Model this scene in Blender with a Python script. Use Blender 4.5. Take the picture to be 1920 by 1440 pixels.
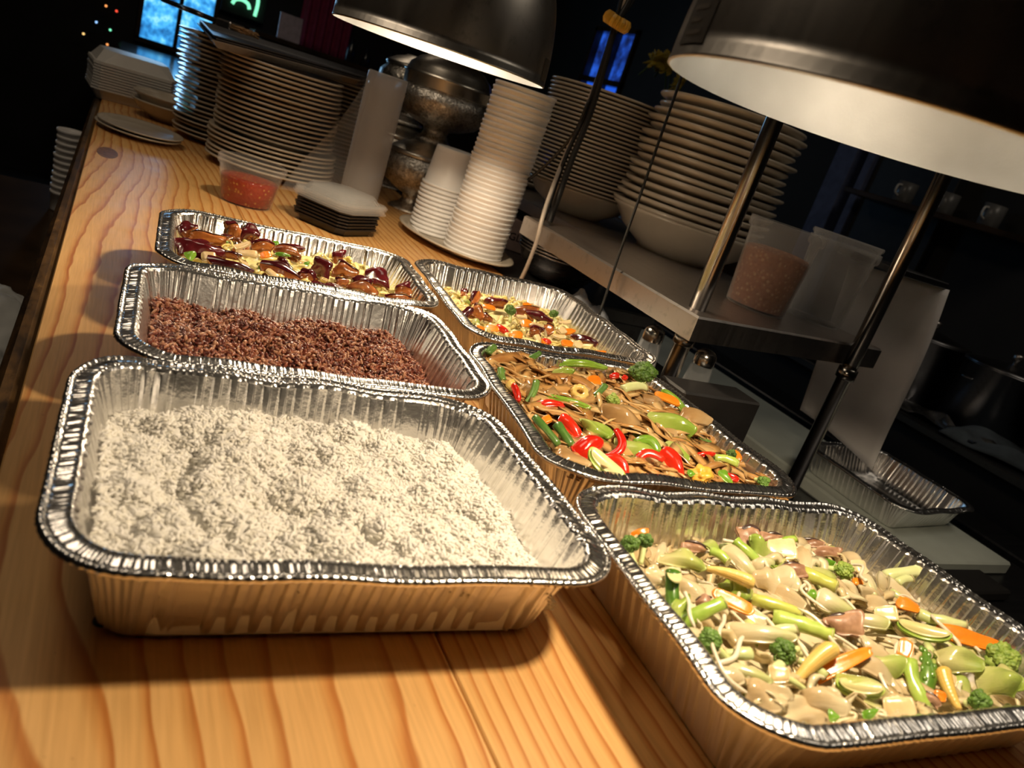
import bpy, math, random
import numpy as np
from mathutils import Matrix, Vector
for o in list(bpy.data.objects): bpy.data.objects.remove(o)
SC = bpy.context.scene
COL = SC.collection

# ------------------------------------------------------------------ camera, world, lights, exposure
cam_d = bpy.data.cameras.new('camera'); cam = bpy.data.objects.new('camera', cam_d); COL.objects.link(cam)
cam_d.sensor_width = 36; cam_d.lens = 27.07; cam_d.clip_start = .01
R_ = (0.86355584, -0.4002696, 0.30668478); U_ = (-0.12357747, 0.42165865, 0.89829427); F_ = (0.48887618, 0.81362659, -0.31466148)
cam.matrix_world = Matrix(((R_[0], U_[0], -F_[0], 0), (R_[1], U_[1], -F_[1], 0), (R_[2], U_[2], -F_[2], .3089), (0, 0, 0, 1)))
cam_d.dof.use_dof = True; cam_d.dof.focus_distance = .85; cam_d.dof.aperture_fstop = 9
SC.camera = cam
SC.view_settings.view_transform = 'Standard'; SC.view_settings.look = 'None'
SC.view_settings.gamma = 1; SC.view_settings.use_curve_mapping = False
SC.view_settings.exposure = 0.0
W = bpy.data.worlds.new('room_air'); SC.world = W; W.use_nodes = True
W.node_tree.nodes['Background'].inputs[0].default_value = (.45, .55, .8, 1)
W.node_tree.nodes['Background'].inputs[1].default_value = .012

def lamp_light(name, kind, loc, energy, color, size=.1, rot=None):
    d = bpy.data.lights.new(name, kind); d.energy = energy; d.color = color
    if kind == 'AREA': d.size = size
    else: d.shadow_soft_size = size
    if kind == 'SPOT': d.spot_size = math.radians(138); d.spot_blend = .12
    o = bpy.data.objects.new(name, d); COL.objects.link(o); o.location = loc
    if rot: o.rotation_euler = rot
    return o
LAMPS = [((.379, 1.10), .356, .15), ((.43, .37), .372, .15)]
WARM = (1.0, .79, .54)
# reflector bulbs: they throw their light downwards
lamp_light('bulb_light', 'SPOT', (.385, 1.10, .430), 11.5, WARM, .022)
lamp_light('bulb_light', 'SPOT', (.405, .285, .445), 12.4, WARM, .022)
# unseen soft area lights added overhead as dim fill, no fittings behind them
lamp_light('fill_light', 'AREA', (-.5, 1.2, 1.75), 7.0, (1, .80, .58), .8)
lamp_light('fill_light', 'AREA', (1.9, .3, 1.75), 4.0, (1, .86, .68), .8)
lamp_light('fill_light', 'AREA', (.6, 3.6, 1.75), 6.0, (1, .82, .62), .8)

# ------------------------------------------------------------------ helpers
def tag(o, label=None, cat=None, group=None, kind=None):
    if label: o['label'] = label
    if cat: o['category'] = cat
    if group: o['group'] = group
    if kind: o['kind'] = kind
    return o
def mesh(name, V, F, mats=None, smooth=True, mi=None):
    me = bpy.data.meshes.new(name)
    if isinstance(F, np.ndarray):
        V = np.asarray(V, np.float32); n, k = F.shape
        me.vertices.add(len(V)); me.vertices.foreach_set('co', V.ravel())
        me.loops.add(n*k); me.loops.foreach_set('vertex_index', F.ravel().astype(np.int32))
        me.polygons.add(n); me.polygons.foreach_set('loop_start', np.arange(0, n*k, k, dtype=np.int32))
        me.polygons.foreach_set('loop_total', np.full(n, k, np.int32))
        me.update(calc_edges=True)
    else:
        me.from_pydata([tuple(map(float, v)) for v in V], [], [tuple(int(i) for i in f) for f in F])
    me.polygons.foreach_set('use_smooth', np.full(len(me.polygons), smooth))
    for m in (mats if isinstance(mats, (list, tuple)) else [mats]):
        if m: me.materials.append(m)
    if mi is not None: me.polygons.foreach_set('material_index', np.asarray(mi, np.int32))
    me.update(); return me
def obj(name, me, parent=None, loc=(0, 0, 0), rot=None):
    o = bpy.data.objects.new(name, me); COL.objects.link(o); o.location = loc
    if rot: o.rotation_euler = rot
    if parent: o.parent = parent
    return o
def empty(name, loc=(0, 0, 0), rot=None): 
    o = obj(name, None, None, loc, rot); o.empty_display_size = .02; return o
def copy_tree(o, parent=None):
    kids = [c for c in ALLKIDS.get(o.name, [])] if False else list(o.children)
    c = o.copy(); COL.objects.link(c)
    if parent: c.parent = parent
    for k in kids: copy_tree(k, c)
    return c
def join(parts):
    Vs, Fs, n = [], [], 0
    for V, F in parts:
        V = np.asarray(V, float); Vs.append(V)
        Fs += [tuple(int(i)+n for i in f) for f in F]; n += len(V)
    return np.concatenate(Vs), Fs
def box(x0, x1, y0, y1, z0, z1, b=.0):
    "box with bevelled edges (chamfer b)"
    if b <= 0:
        V = [(x, y, z) for x in (x0, x1) for y in (y0, y1) for z in (z0, z1)]
        return V, [(0, 1, 3, 2), (4, 6, 7, 5), (0, 4, 5, 1), (2, 3, 7, 6), (0, 2, 6, 4), (1, 5, 7, 3)]
    V, F = [], []
    idx = {}
    xs, ys, zs = (x0, x1), (y0, y1), (z0, z1)
    for i in (0, 1):
        for j in (0, 1):
            for k in (0, 1):
                sx, sy, sz = (1 if i == 0 else -1), (1 if j == 0 else -1), (1 if k == 0 else -1)
                for a in range(3):
                    p = [xs[i]+sx*b, ys[j]+sy*b, zs[k]+sz*b]; p[a] = (xs[i], ys[j], zs[k])[a]
                    idx[i, j, k, a] = len(V); V.append(tuple(p))
    q = lambda *ks: F.append(tuple(idx[k] for k in ks))
    for s in (0, 1):
        q((s,0,0,0), (s,1,0,0), (s,1,1,0), (s,0,1,0)); q((0,s,0,1), (1,s,0,1), (1,s,1,1), (0,s,1,1)); q((0,0,s,2), (1,0,s,2), (1,1,s,2), (0,1,s,2))
    for s in (0, 1):
        for t in (0, 1):
            q((0,s,t,1), (1,s,t,1), (1,s,t,2), (0,s,t,2)); q((s,0,t,0), (s,1,t,0), (s,1,t,2), (s,0,t,2)); q((s,t,0,0), (s,t,1,0), (s,t,1,1), (s,t,0,1))
            for u in (0, 1): q((s,t,u,0), (s,t,u,1), (s,t,u,2))
    return V, F
def lathe(prof, n=48, closed=False):
    "revolve (r, z) points about Z"
    prof = np.asarray(prof, float); a = np.linspace(0, 2*np.pi, n, endpoint=False); m = len(prof)
    V = np.stack([prof[:, 0][:, None]*np.cos(a), prof[:, 0][:, None]*np.sin(a), np.repeat(prof[:, 1][:, None], n, 1)], -1).reshape(-1, 3)
    i, j = np.meshgrid(np.arange(m if closed else m-1), np.arange(n), indexing='ij'); i2 = (i+1) % m; j2 = (j+1) % n
    return V, np.stack([i*n+j, i*n+j2, i2*n+j2, i2*n+j], -1).reshape(-1, 4)
def smoothpath(P, n=8):
    P = [np.array(p, float) for p in P]
    if len(P) < 3: return np.array([P[0]+(P[1]-P[0])*t for t in np.linspace(0, 1, n)])
    Q = [2*P[0]-P[1]]+P+[2*P[-1]-P[-2]]; out = []
    for k in range(1, len(Q)-2):
        for t in np.linspace(0, 1, n, endpoint=False):
            a, b, c, d = Q[k-1:k+3]
            out.append(.5*((2*b)+(c-a)*t+(2*a-5*b+4*c-d)*t*t+(3*b-a-3*c+d)*t**3))
    out.append(P[-1]); return np.array(out)
def tube(P, r, ns=8, cap=True, flat=1.0):
    P = np.asarray(P, float); n = len(P); r = np.broadcast_to(np.asarray(r, float), (n,))
    T = np.gradient(P, axis=0); T /= np.linalg.norm(T, axis=1)[:, None]+1e-12
    up = np.array([0, 0, 1.]) if abs(T[0][2]) < .9 else np.array([1., 0, 0])
    V = []; a = np.linspace(0, 2*np.pi, ns, endpoint=False)
    for k in range(n):
        s = np.cross(up, T[k]); s /= np.linalg.norm(s)+1e-12; u = np.cross(T[k], s); up = u
        V.append(P[k]+r[k]*(np.cos(a)[:, None]*s+flat*np.sin(a)[:, None]*u))
    V = np.concatenate(V); F = []
    for k in range(n-1):
        for j in range(ns): F.append((k*ns+j, k*ns+(j+1) % ns, (k+1)*ns+(j+1) % ns, (k+1)*ns+j))
    if cap: F.append(tuple(range(ns))[::-1]); F.append(tuple((n-1)*ns+j for j in range(ns)))
    return V, F
class Noise:
    "smooth pseudo noise: a sum of sines with random wave vectors"
    def __init__(s, seed, n=14, dim=3):
        r = np.random.RandomState(seed); s.k = r.normal(size=(n, dim)); s.p = r.uniform(0, 6.28, n); s.n = n
    def __call__(s, P, f=1.0): return np.sin((np.asarray(P)*f) @ s.k.T+s.p).sum(-1)/math.sqrt(s.n)*1.2
_ico = {}
def ico(sub):
    if sub in _ico: return _ico[sub]
    t = (1+5**.5)/2
    V = [(-1,t,0),(1,t,0),(-1,-t,0),(1,-t,0),(0,-1,t),(0,1,t),(0,-1,-t),(0,1,-t),(t,0,-1),(t,0,1),(-t,0,-1),(-t,0,1)]
    F = [(0,11,5),(0,5,1),(0,1,7),(0,7,10),(0,10,11),(1,5,9),(5,11,4),(11,10,2),(10,7,6),(7,1,8),(3,9,4),(3,4,2),(3,2,6),(3,6,8),(3,8,9),(4,9,5),(2,4,11),(6,2,10),(8,6,7),(9,8,1)]
    V = [np.array(v)/np.linalg.norm(v) for v in V]
    for _ in range(sub):
        mid = {}; G = []
        def m(a, b):
            k = (min(a, b), max(a, b))
            if k not in mid: v = V[a]+V[b]; mid[k] = len(V); V.append(v/np.linalg.norm(v))
            return mid[k]
        for a, b, c in F:
            x, y, z = m(a, b), m(b, c), m(c, a); G += [(a, x, z), (b, y, x), (c, z, y), (x, y, z)]
        F = G
    _ico[sub] = (np.array(V), np.array(F)); return _ico[sub]
ORD = 'first second third fourth fifth sixth seventh eighth ninth tenth eleventh twelfth thirteenth fourteenth fifteenth sixteenth seventeenth eighteenth nineteenth twentieth'.split()
def ordinal(k):
    if k <= 20: return ORD[k-1]
    t = {2: 'twenty', 3: 'thirty', 4: 'forty'}[k//10]
    return t+'-'+ORD[k % 10-1] if k % 10 else t[:-1]+'ieth'

# ------------------------------------------------------------------ materials
class NT:
    def __init__(s, name):
        s.m = bpy.data.materials.new(name); s.m.use_nodes = True; s.t = s.m.node_tree; s.b = s.t.nodes['Principled BSDF']; s.out = s.t.nodes['Material Output']
    def n(s, kind, **kw):
        x = s.t.nodes.new(kind)
        for k, v in kw.items():
            if k in x.inputs: x.inputs[k].default_value = v
            else: setattr(x, k, v)
        return x
    def l(s, a, b): s.t.links.new(a, b)
    def set(s, **kw):
        for k, v in kw.items():
            k = k.replace('_', ' '); s.b.inputs[k].default_value = (tuple(v)+(1,))[:4] if isinstance(v, (tuple, list)) and k not in ('Subsurface Radius',) else v
        return s
    def coord(s, which='Object', scale=(1, 1, 1), loc=(0, 0, 0), rot=(0, 0, 0)):
        c = s.n('ShaderNodeTexCoord'); mp = s.n('ShaderNodeMapping'); mp.inputs['Scale'].default_value = scale; mp.inputs['Location'].default_value = loc; mp.inputs['Rotation'].default_value = rot
        s.l(c.outputs[which], mp.inputs[0]); return mp.outputs[0]
    def ramp(s, fac, stops, interp='LINEAR'):
        r = s.n('ShaderNodeValToRGB'); e = r.color_ramp; e.interpolation = interp
        while len(e.elements) < len(stops): e.elements.new(.5)
        for el, (p, c) in zip(e.elements, stops): el.position = p; el.color = tuple(c)+((1,) if len(c) == 3 else ())
        s.l(fac, r.inputs[0]); return r.outputs[0]
    def bump(s, h, strength=.3, dist=.001, link=True):
        b = s.n('ShaderNodeBump', Strength=strength, Distance=dist); s.l(h, b.inputs['Height'])
        if link: s.l(b.outputs[0], s.b.inputs['Normal'])
        return b.outputs[0]
    def noise(s, vec, scale, detail=3, rough=.5, dist=0):
        x = s.n('ShaderNodeTexNoise', Scale=scale, Detail=detail, Roughness=rough, Distortion=dist)
        if vec is not None: s.l(vec, x.inputs['Vector'])
        return x.outputs['Fac']
def simple(name, col, rough=.5, metal=0, bump=0, bscale=200, var=.12, vscale=30, sss=0, spec=.5, coat=0, sssr=(.004, .002, .001)):
    m = NT(name); m.set(Base_Color=col, Roughness=rough, Metallic=metal, Specular_IOR_Level=spec)
    v = m.coord()
    if var:
        f = m.noise(v, vscale, 3)
        c0 = tuple(max(0, c*(1-var*1.6)) for c in col); c1 = tuple(min(1, c*(1+var)) for c in col)
        m.l(m.ramp(f, [(.3, c0), (.7, c1)]), m.b.inputs['Base Color'])
    if bump: m.bump(m.noise(v, bscale, 3), bump, .002)
    if sss: m.set(Subsurface_Weight=sss, Subsurface_Scale=1.0); m.b.inputs['Subsurface Radius'].default_value = sssr
    if coat: m.set(Coat_Weight=coat, Coat_Roughness=.08)
    return m.m
def emit(name, col, s):
    m = NT(name); m.set(Base_Color=(0, 0, 0), Emission_Color=col, Emission_Strength=s); return m.m
def film(name, col=(1, 1, 1), clear=.75, rough=.15, milk=.5):
    "thin translucent plastic: transparent mixed with a glossy, slightly milky sheet"
    m = NT(name); m.set(Base_Color=col, Roughness=rough, Specular_IOR_Level=.6)
    tr = m.n('ShaderNodeBsdfTransparent'); tl = m.n('ShaderNodeBsdfTranslucent'); tl.inputs[0].default_value = tuple(col)+(1,)
    a = m.n('ShaderNodeMixShader'); a.inputs[0].default_value = milk; m.l(m.b.outputs[0], a.inputs[1]); m.l(tl.outputs[0], a.inputs[2])
    fr = m.n('ShaderNodeLayerWeight', Blend=.5); pw = m.n('ShaderNodeMath', operation='POWER'); m.l(fr.outputs['Facing'], pw.inputs[0]); pw.inputs[1].default_value = 3.0
    mm = m.n('ShaderNodeMapRange'); m.l(pw.outputs[0], mm.inputs[0]); mm.inputs[3].default_value = 1-clear; mm.inputs[4].default_value = min(1, 1-clear+.32)
    b = m.n('ShaderNodeMixShader'); m.l(mm.outputs[0], b.inputs[0]); m.l(tr.outputs[0], b.inputs[1]); m.l(a.outputs[0], b.inputs[2]); m.l(b.outputs[0], m.out.inputs[0])
    return m.m
def wood_mat(name, seed, tone=1.0):
    m = NT(name); m.set(Roughness=.36, Specular_IOR_Level=.45)
    v = m.coord('Object', (1, 1, 1), (seed*3.1, seed*1.7, 0))
    big = m.n('ShaderNodeTexNoise', Scale=1.0, Detail=1.5, Roughness=.45); mv = m.n('ShaderNodeMapping'); mv.inputs['Scale'].default_value = (3.0, .62, 1); m.l(v, mv.inputs[0]); m.l(mv.outputs[0], big.inputs['Vector'])
    wig = m.n('ShaderNodeTexNoise', Scale=1.0, Detail=2); mw = m.n('ShaderNodeMapping'); mw.inputs['Scale'].default_value = (26, 9, 1); m.l(v, mw.inputs[0]); m.l(mw.outputs[0], wig.inputs['Vector'])
    sx = m.n('ShaderNodeSeparateXYZ'); m.l(v, sx.inputs[0])
    a = m.n('ShaderNodeMath', operation='MULTIPLY_ADD'); m.l(big.outputs['Fac'], a.inputs[0]); a.inputs[1].default_value = .27; m.l(sx.outputs[0], a.inputs[2])
    b = m.n('ShaderNodeMath', operation='MULTIPLY_ADD'); m.l(wig.outputs['Fac'], b.inputs[0]); b.inputs[1].default_value = .012; m.l(a.outputs[0], b.inputs[2])
    c = m.n('ShaderNodeMath', operation='MULTIPLY'); m.l(b.outputs[0], c.inputs[0]); c.inputs[1].default_value = 62.0
    fr = m.n('ShaderNodeMath', operation='FRACT'); m.l(c.outputs[0], fr.inputs[0])
    col = m.ramp(fr.outputs[0], [(0, (.76, .46, .18)), (.6, (.73, .42, .15)), (.79, (.62, .29, .08)), (.9, (.45, .145, .025)), (.95, (.47, .16, .03)), (1.0, (.76, .46, .18))])
    fib = m.n('ShaderNodeTexNoise', Scale=1.0, Detail=4); mf = m.n('ShaderNodeMapping'); mf.inputs['Scale'].default_value = (420, 14, 1); m.l(v, mf.inputs[0]); m.l(mf.outputs[0], fib.inputs['Vector'])
    patch = m.noise(v, 5, 3)
    mixp = m.n('ShaderNodeMixRGB', blend_type='MIX'); m.l(m.ramp(patch, [(.35, (0, 0, 0)), (.75, (.42, .42, .42))]), mixp.inputs[0]); m.l(col, mixp.inputs[1]); mixp.inputs[2].default_value = (.68, .36, .12, 1)
    mul = m.n('ShaderNodeMixRGB', blend_type='MULTIPLY'); mul.inputs[0].default_value = 1; m.l(mixp.outputs[0], mul.inputs[1])
    m.l(m.ramp(fib.outputs['Fac'], [(.3, tuple(x*tone for x in (.86, .84, .80))), (.7, tuple(x*tone for x in (1.05, 1.05, 1.05)))]), mul.inputs[2])
    # small dents and knife marks
    dent = m.noise(v, 160, 2, .4); dk = m.n('ShaderNodeMixRGB', blend_type='MULTIPLY'); m.l(m.ramp(dent, [(.74, (0, 0, 0)), (.80, (.5, .5, .5))]), dk.inputs[0]); m.l(mul.outputs[0], dk.inputs[1]); dk.inputs[2].default_value = (.3, .2, .12, 1)
    m.l(dk.outputs[0], m.b.inputs['Base Color'])
    m.bump(fib.outputs['Fac'], .12, .001)
    rr = m.n('ShaderNodeMapRange'); m.l(m.noise(v, 22, 3), rr.inputs[0]); rr.inputs[3].default_value = .28; rr.inputs[4].default_value = .5; m.l(rr.outputs[0], m.b.inputs['Roughness'])
    return m.m
def steel(name, col=(.55, .54, .53), rough=.3, stretch=(4, 4, 300), bump=.05):
    m = NT(name); m.set(Base_Color=col, Metallic=1, Roughness=rough)
    v = m.coord('Object', stretch); f = m.noise(v, 1, 4, .6)
    r = m.n('ShaderNodeMapRange'); m.l(f, r.inputs[0]); r.inputs[3].default_value = rough*.75; r.inputs[4].default_value = rough*1.35; m.l(r.outputs[0], m.b.inputs['Roughness'])
    m.bump(f, bump, .0005)
    sp = m.noise(m.coord('Object'), 60, 4, .7)
    m.l(m.ramp(sp, [(.55, col), (.8, tuple(c*.6 for c in col))]), m.b.inputs['Base Color'])
    return m.m
def foil_mat(name='aluminium_foil', rough=.23):
    m = NT(name); m.set(Base_Color=(.88, .87, .86), Metallic=1, Roughness=rough)
    v = m.coord('Object'); a = m.noise(v, 75, 3, .55); b = m.noise(v, 420, 2)
    s = m.n('ShaderNodeMath', operation='MULTIPLY_ADD'); m.l(b, s.inputs[0]); s.inputs[1].default_value = .18; m.l(a, s.inputs[2])
    m.bump(s.outputs[0], .22, .0025); return m.m
M = dict(
    foil=foil_mat(), foilwall=foil_mat('foil_wall_bright_side', .25), foilmatte=foil_mat('foil_wall_matte_side', .45),
    lamp_out=steel('brushed_lamp_steel', (.5, .475, .44), .36, (60, 60, 2), .04),
    lamp_in=simple('lamp_inner_aluminium', (.74, .76, .78), .40, 1.0, .05, 300, .14, 9),
    steel=steel('worn_stainless_steel', (.5, .47, .45), .33, (200, 3, 3), .05),
    pole=simple('pole_steel', (.34, .32, .30), .2, 1.0, 0, 1, .06, 12),
    darksteel=steel('dark_steel', (.16, .16, .17), .32, (3, 120, 3), .04),
    bowlsteel=steel('mixing_bowl_steel', (.4, .38, .36), .25, (20, 20, 200), .03),
    plate=simple('glazed_stoneware', (.58, .51, .41), .24, 0, 0, 1, .05, 14, spec=.5, coat=.3),
    melamine=simple('white_melamine', (.72, .71, .68), .4, 0, 0, 1, .03, 10),
    cup=simple('milky_plastic', (.90, .88, .86), .33, 0, 0, 1, .02, 8, .15, sssr=(.02, .018, .016)),
    clear=film('clear_plastic', (.92, .92, .92), .965, .12, .35),
    frosted=film('frosted_plastic', (.85, .84, .82), .86, .3, .5),
    sleeve=film('cloudy_sleeve', (.84, .83, .82), .55, .2, .4),
    wrap=film('clear_bag_film', (1, 1, 1), .90, .08, .1),
    black=simple('black_plastic', (.012, .011, .011), .35, 0, 0, 1, .1),
    blackbox=simple('black_painted_metal', (.018, .017, .017), .5, 0, .05, 300, .1),
    rubber=simple('black_cable', (.012, .012, .012), .45),
    cable=simple('grey_cable', (.36, .31, .26), .5),
    yellow=simple('yellow_tie', (.62, .36, .04), .5),
    silver=None, chili=None, paper=simple('white_paper', (.80, .79, .80), .85, 0, .03, 90, .02, 20),
    board=simple('white_cutting_board', (.62, .68, .62), .5, 0, .05, 120, .08, 9),
    brownfill=None,
    dark=simple('dark_room_paint', (.022, .02, .019), .8, 0, 0, 1, .2, 3),
    floor=simple('dark_floor_tile', (.03, .028, .027), .5, 0, 0, 1, .3, 4),
    darkwood=simple('dark_varnished_wood', (.055, .032, .016), .25, 0, .05, 60, .3, 8),
    strip=None,
    bluecloth=simple('navy_upholstery', (.012, .018, .06), .9, 0, .2, 500, .2, 20),
    armwood=simple('brown_armrest_wood', (.12, .05, .022), .4, 0, 0, 1, .25, 15),
    bag=film('white_carrier_bag', (.85, .87, .86), .12, .35, .4),
    towel=simple('blue_grey_towel', (.07, .09, .11), .95, 0, .5, 350, .2, 25),
    label=simple('grey_sticker', (.055, .05, .045), .5, 0, 0, 1, .1),
    labelprint=simple('sticker_print', (.085, .075, .065), .6),
    salt=simple('table_salt', (.75, .7, .62), .8),
    cap=steel('shaker_cap', (.6, .58, .55), .18, (40, 40, 40)),
    glass=film('shaker_glass', (.95, .97, 1), .95, .05, .05),
)
def _silver():
    m = NT('engraved_silver'); m.set(Base_Color=(.56, .52, .46), Metallic=1, Roughness=.36)
    v = m.coord('Object'); w = m.n('ShaderNodeTexVoronoi', Scale=70.0, feature='SMOOTH_F1'); m.l(v, w.inputs['Vector']); nz = m.noise(v, 110, 3, .6, 1.5)
    s = m.n('ShaderNodeMath', operation='ADD'); m.l(w.outputs['Distance'], s.inputs[0]); m.l(nz, s.inputs[1]); m.bump(s.outputs[0], .5, .004)
    m.l(m.ramp(nz, [(.33, (.30, .27, .23)), (.6, (.80, .76, .69))]), m.b.inputs['Base Color']); return m.m
M['silver'] = _silver()
M['silverplain'] = steel('plain_silver', (.66, .62, .55), .3, (30, 30, 200), .04)
def _speck(name, base, specks, scale, rough=.3, sss=.0):
    m = NT(name); m.set(Roughness=rough); v = m.coord('Object'); w = m.n('ShaderNodeTexVoronoi', Scale=scale); m.l(v, w.inputs['Vector'])
    pos = [i/(len(specks)) for i in range(len(specks))]
    sp = m.n('ShaderNodeSeparateColor'); m.l(w.outputs['Color'], sp.inputs[0])
    c = m.ramp(sp.outputs[0], list(zip(pos, specks)), 'CONSTANT')
    k = m.n('ShaderNodeMixRGB'); m.l(m.ramp(w.outputs['Distance'], [(.25, (1, 1, 1)), (.5, (0, 0, 0))]), k.inputs[0]); k.inputs[1].default_value = tuple(base)+(1,); m.l(c, k.inputs[2])
    m.l(k.outputs[0], m.b.inputs['Base Color']); m.bump(w.outputs['Distance'], .5, .003); return m.m
M['chili'] = _speck('chili_sauce', (.32, .022, .008), [(.36, .03, .01), (.30, .015, .006), (.34, .03, .008), (.38, .05, .015), (.33, .02, .008), (.28, .012, .005), (.62, .33, .09)], 190, .18)
M['brownfill'] = _speck('brown_flakes', (.34, .13, .06), [(.50, .24, .12), (.40, .17, .08), (.56, .30, .16), (.30, .11, .05)], 150, .7)
def _strip():
    m = NT('worn_edge_varnish'); m.set(Roughness=.22, Specular_IOR_Level=.6); v = m.coord('Object', (1, .3, 1)); f = m.noise(v, 45, 4, .7)
    m.l(m.ramp(f, [(.4, (.035, .022, .012)), (.62, (.10, .055, .022)), (.75, (.22, .12, .045))]), m.b.inputs['Base Color']); m.bump(f, .4, .002); return m.m
M['strip'] = _strip()
# ------------------------------------------------------------------ room shell
def struct(name, V, F, mat, smooth=False, parent=None):
    o = obj(name, mesh(name, V, F, mat, smooth), parent)
    if not parent: o['kind'] = 'structure'
    return o
XL, XR, YF, YB, ZF, ZC = -2.6, 2.75, -1.6, 6.0, -1.0, 1.9
def slab(name, x0, x1, y0, y1, z0, z1, mat): return struct(name, *box(x0, x1, y0, y1, z0, z1), mat)
slab('floor', XL-.1, XR+.1, YF-.1, YB+.1, ZF-.1, ZF, M['floor'])
slab('ceiling', XL-.1, XR+.1, YF-.1, YB+.1, ZC, ZC+.1, M['dark'])
slab('wall_left', XL-.1, XL, YF, YB, ZF, ZC, M['dark'])
slab('wall_front', XL-.1, XR+.1, YF-.1, YF, ZF, ZC, M['dark'])
# back wall with a window opening, right wall with a window and a doorway
def wall_with_hole(name, axis, c0, c1, a0, a1, h, mat):
    "wall slab c0..c1 thick; a along the wall, hole h=(a,a,z,z)"
    parts = []
    for (p, q, z0, z1) in ((a0, h[0], ZF, ZC), (h[1], a1, ZF, ZC), (h[0], h[1], ZF, h[2]), (h[0], h[1], h[3], ZC)):
        parts.append(box(p, q, c0, c1, z0, z1) if axis == 'x' else box(c0, c1, p, q, z0, z1))
    return struct(name, *join(parts), mat)
wall_with_hole('wall_back', 'x', YB, YB+.1, XL-.1, XR+.1, (.06, .50, .02, .95), M['dark'])
wall_with_hole('wall_right', 'y', XR, XR+.1, YF, YB, (4.48, 5.0, .60, 1.0), M['dark'])
def daylight(name, seed, cols, strength, sc):
    m = NT(name); m.set(Base_Color=(0, 0, 0)); v = m.coord('Object'); f = m.noise(v, sc, 3, .6); c = m.ramp(f, cols); m.l(c, m.b.inputs['Emission Color']); m.set(Emission_Strength=strength); return m.m
day1 = daylight('daylight_street', 1, [(.3, (.01, .05, .16)), (.44, (.03, .25, .62)), (.53, (.08, .48, .95)), (.6, (.3, .75, 1)), (.66, (.12, .5, .9)), (.75, (.03, .2, .5))], 1.25, 9)
day2 = daylight('daylight_blue', 2, [(.35, (.006, .012, .06)), (.5, (.01, .04, .26)), (.62, (.02, .10, .62)), (.75, (.03, .16, .9))], .85, 9)
w1 = obj('window_1', mesh('window_1', *join([box(.05, .075, 5.98, 6.04, .01, .96), box(.485, .51, 5.98, 6.04, .01, .96), box(.275, .30, 5.98, 6.04, .01, .96), box(.05, .51, 5.98, 6.04, -.01, .02), box(.05, .51, 5.98, 6.04, .94, .97)]), M['darkwood'], False)); w1['kind'] = 'structure'
obj('window_pane', mesh('pane', *box(.07, .28, 6.02, 6.03, .02, .95), day1, False), w1)
obj('window_pane', mesh('pane', *box(.295, .49, 6.02, 6.03, .02, .95), day1, False), w1)
w2 = obj('window_2', mesh('window_2', *join([box(2.73, 2.80, 4.47, 4.50, .59, 1.01), box(2.73, 2.80, 4.98, 5.01, .59, 1.01), box(2.73, 2.80, 4.72, 4.74, .6, 1.0), box(2.72, 2.80, 4.47, 5.01, .665, .70), box(2.73, 2.8, 4.47, 5.01, .99, 1.02), box(2.73, 2.8, 4.47, 5.01, .585, .605)]), M['darkwood'], False)); w2['kind'] = 'structure'
for a, b in ((4.5, 4.72), (4.74, 4.98)):
    obj('window_pane', mesh('pane', *box(2.78, 2.79, a, b, .70, .99), day2, False), w2)
    obj('window_pane', mesh('pane', *box(2.78, 2.79, a, b, .605, .665), emit('blue_pane', (.02, .13, .9), .8), False), w2)
lamp_light('window_light', 'AREA', (.28, 5.9, .5), 5, (.35, .65, 1), .5, (-math.pi/2, 0, 0))
pale = simple('pale_blue_jamb', (.10, .12, .22), .7); dk = simple('door_dark', (.02, .02, .022), .6)
d1 = obj('door_1', mesh('door_1', *box(2.70, 2.76, 1.95, 2.33, -1.0, 1.1, .004), dk, False)); d1['kind'] = 'structure'
obj('door_jamb', mesh('door_jamb', *box(2.68, 2.77, 2.335, 2.375, -1.0, 1.15, .003), pale, False), d1)
obj('door_jamb', mesh('door_jamb', *box(2.68, 2.77, 2.43, 2.54, -1.0, 1.15, .003), pale, False), d1)
tr = obj('trim_1', mesh('trim_1', *join([box(XL, XR, 3.4, 3.52, 1.15, 1.9, .01), box(XL, XR, 2.55, 2.60, 1.02, 1.9, .01)]), M['darkwood'], False)); tr['kind'] = 'structure'

# ------------------------------------------------------------------ timber counter
ct = empty('wood_counter', (.34, 1.2, 0)); tag(ct, 'pine serving counter with orange grain under the foil trays', 'counter')
def cpart(name, V, F, mat, smooth=False, lab=None):
    V = np.asarray(V, float)-np.array([.34, 1.2, 0]); o = obj(name, mesh(name, V, F, mat, smooth), ct)
    if lab: o['label'] = lab
    return o
PL = [(-.036, .2150), (.2158, .478), (.4788, .745)]
for k, (a, b) in enumerate(PL): cpart('plank', *box(a, b, -.55, 2.92, -.038, 0, .0011), wood_mat('pine_grain_%d' % k, k+.3, 1.0-.02*k))
cpart('edge_strip', *box(-.056, -.0365, -.55, 2.92, -.05, -.001, .006), M['strip'], False, 'dark worn edge strip along the counter')
cpart('apron', *box(-.03, .74, -.5, 2.88, -1.0, -.0385), M['darkwood'])
# knots in the board
def disc(cx, cy, rx, ry, z, n=28, h=.0008):
    a = np.linspace(0, 6.283, n, endpoint=False)
    V = [(cx+rx*math.cos(t), cy+ry*math.sin(t), 0) for t in a]+[(cx+rx*.9*math.cos(t), cy+ry*.9*math.sin(t), h) for t in a]
    return [(x, y, z+zz) for x, y, zz in V], [(i, (i+1) % n, n+(i+1) % n, n+i) for i in range(n)]+[tuple(n+i for i in range(n))]
cpart('wood_knot', *disc(-.003, 1.727, .020, .062, -.0004, h=.0006), simple('knot_wood', (.22, .10, .035), .4, var=.4, vscale=90))
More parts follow.
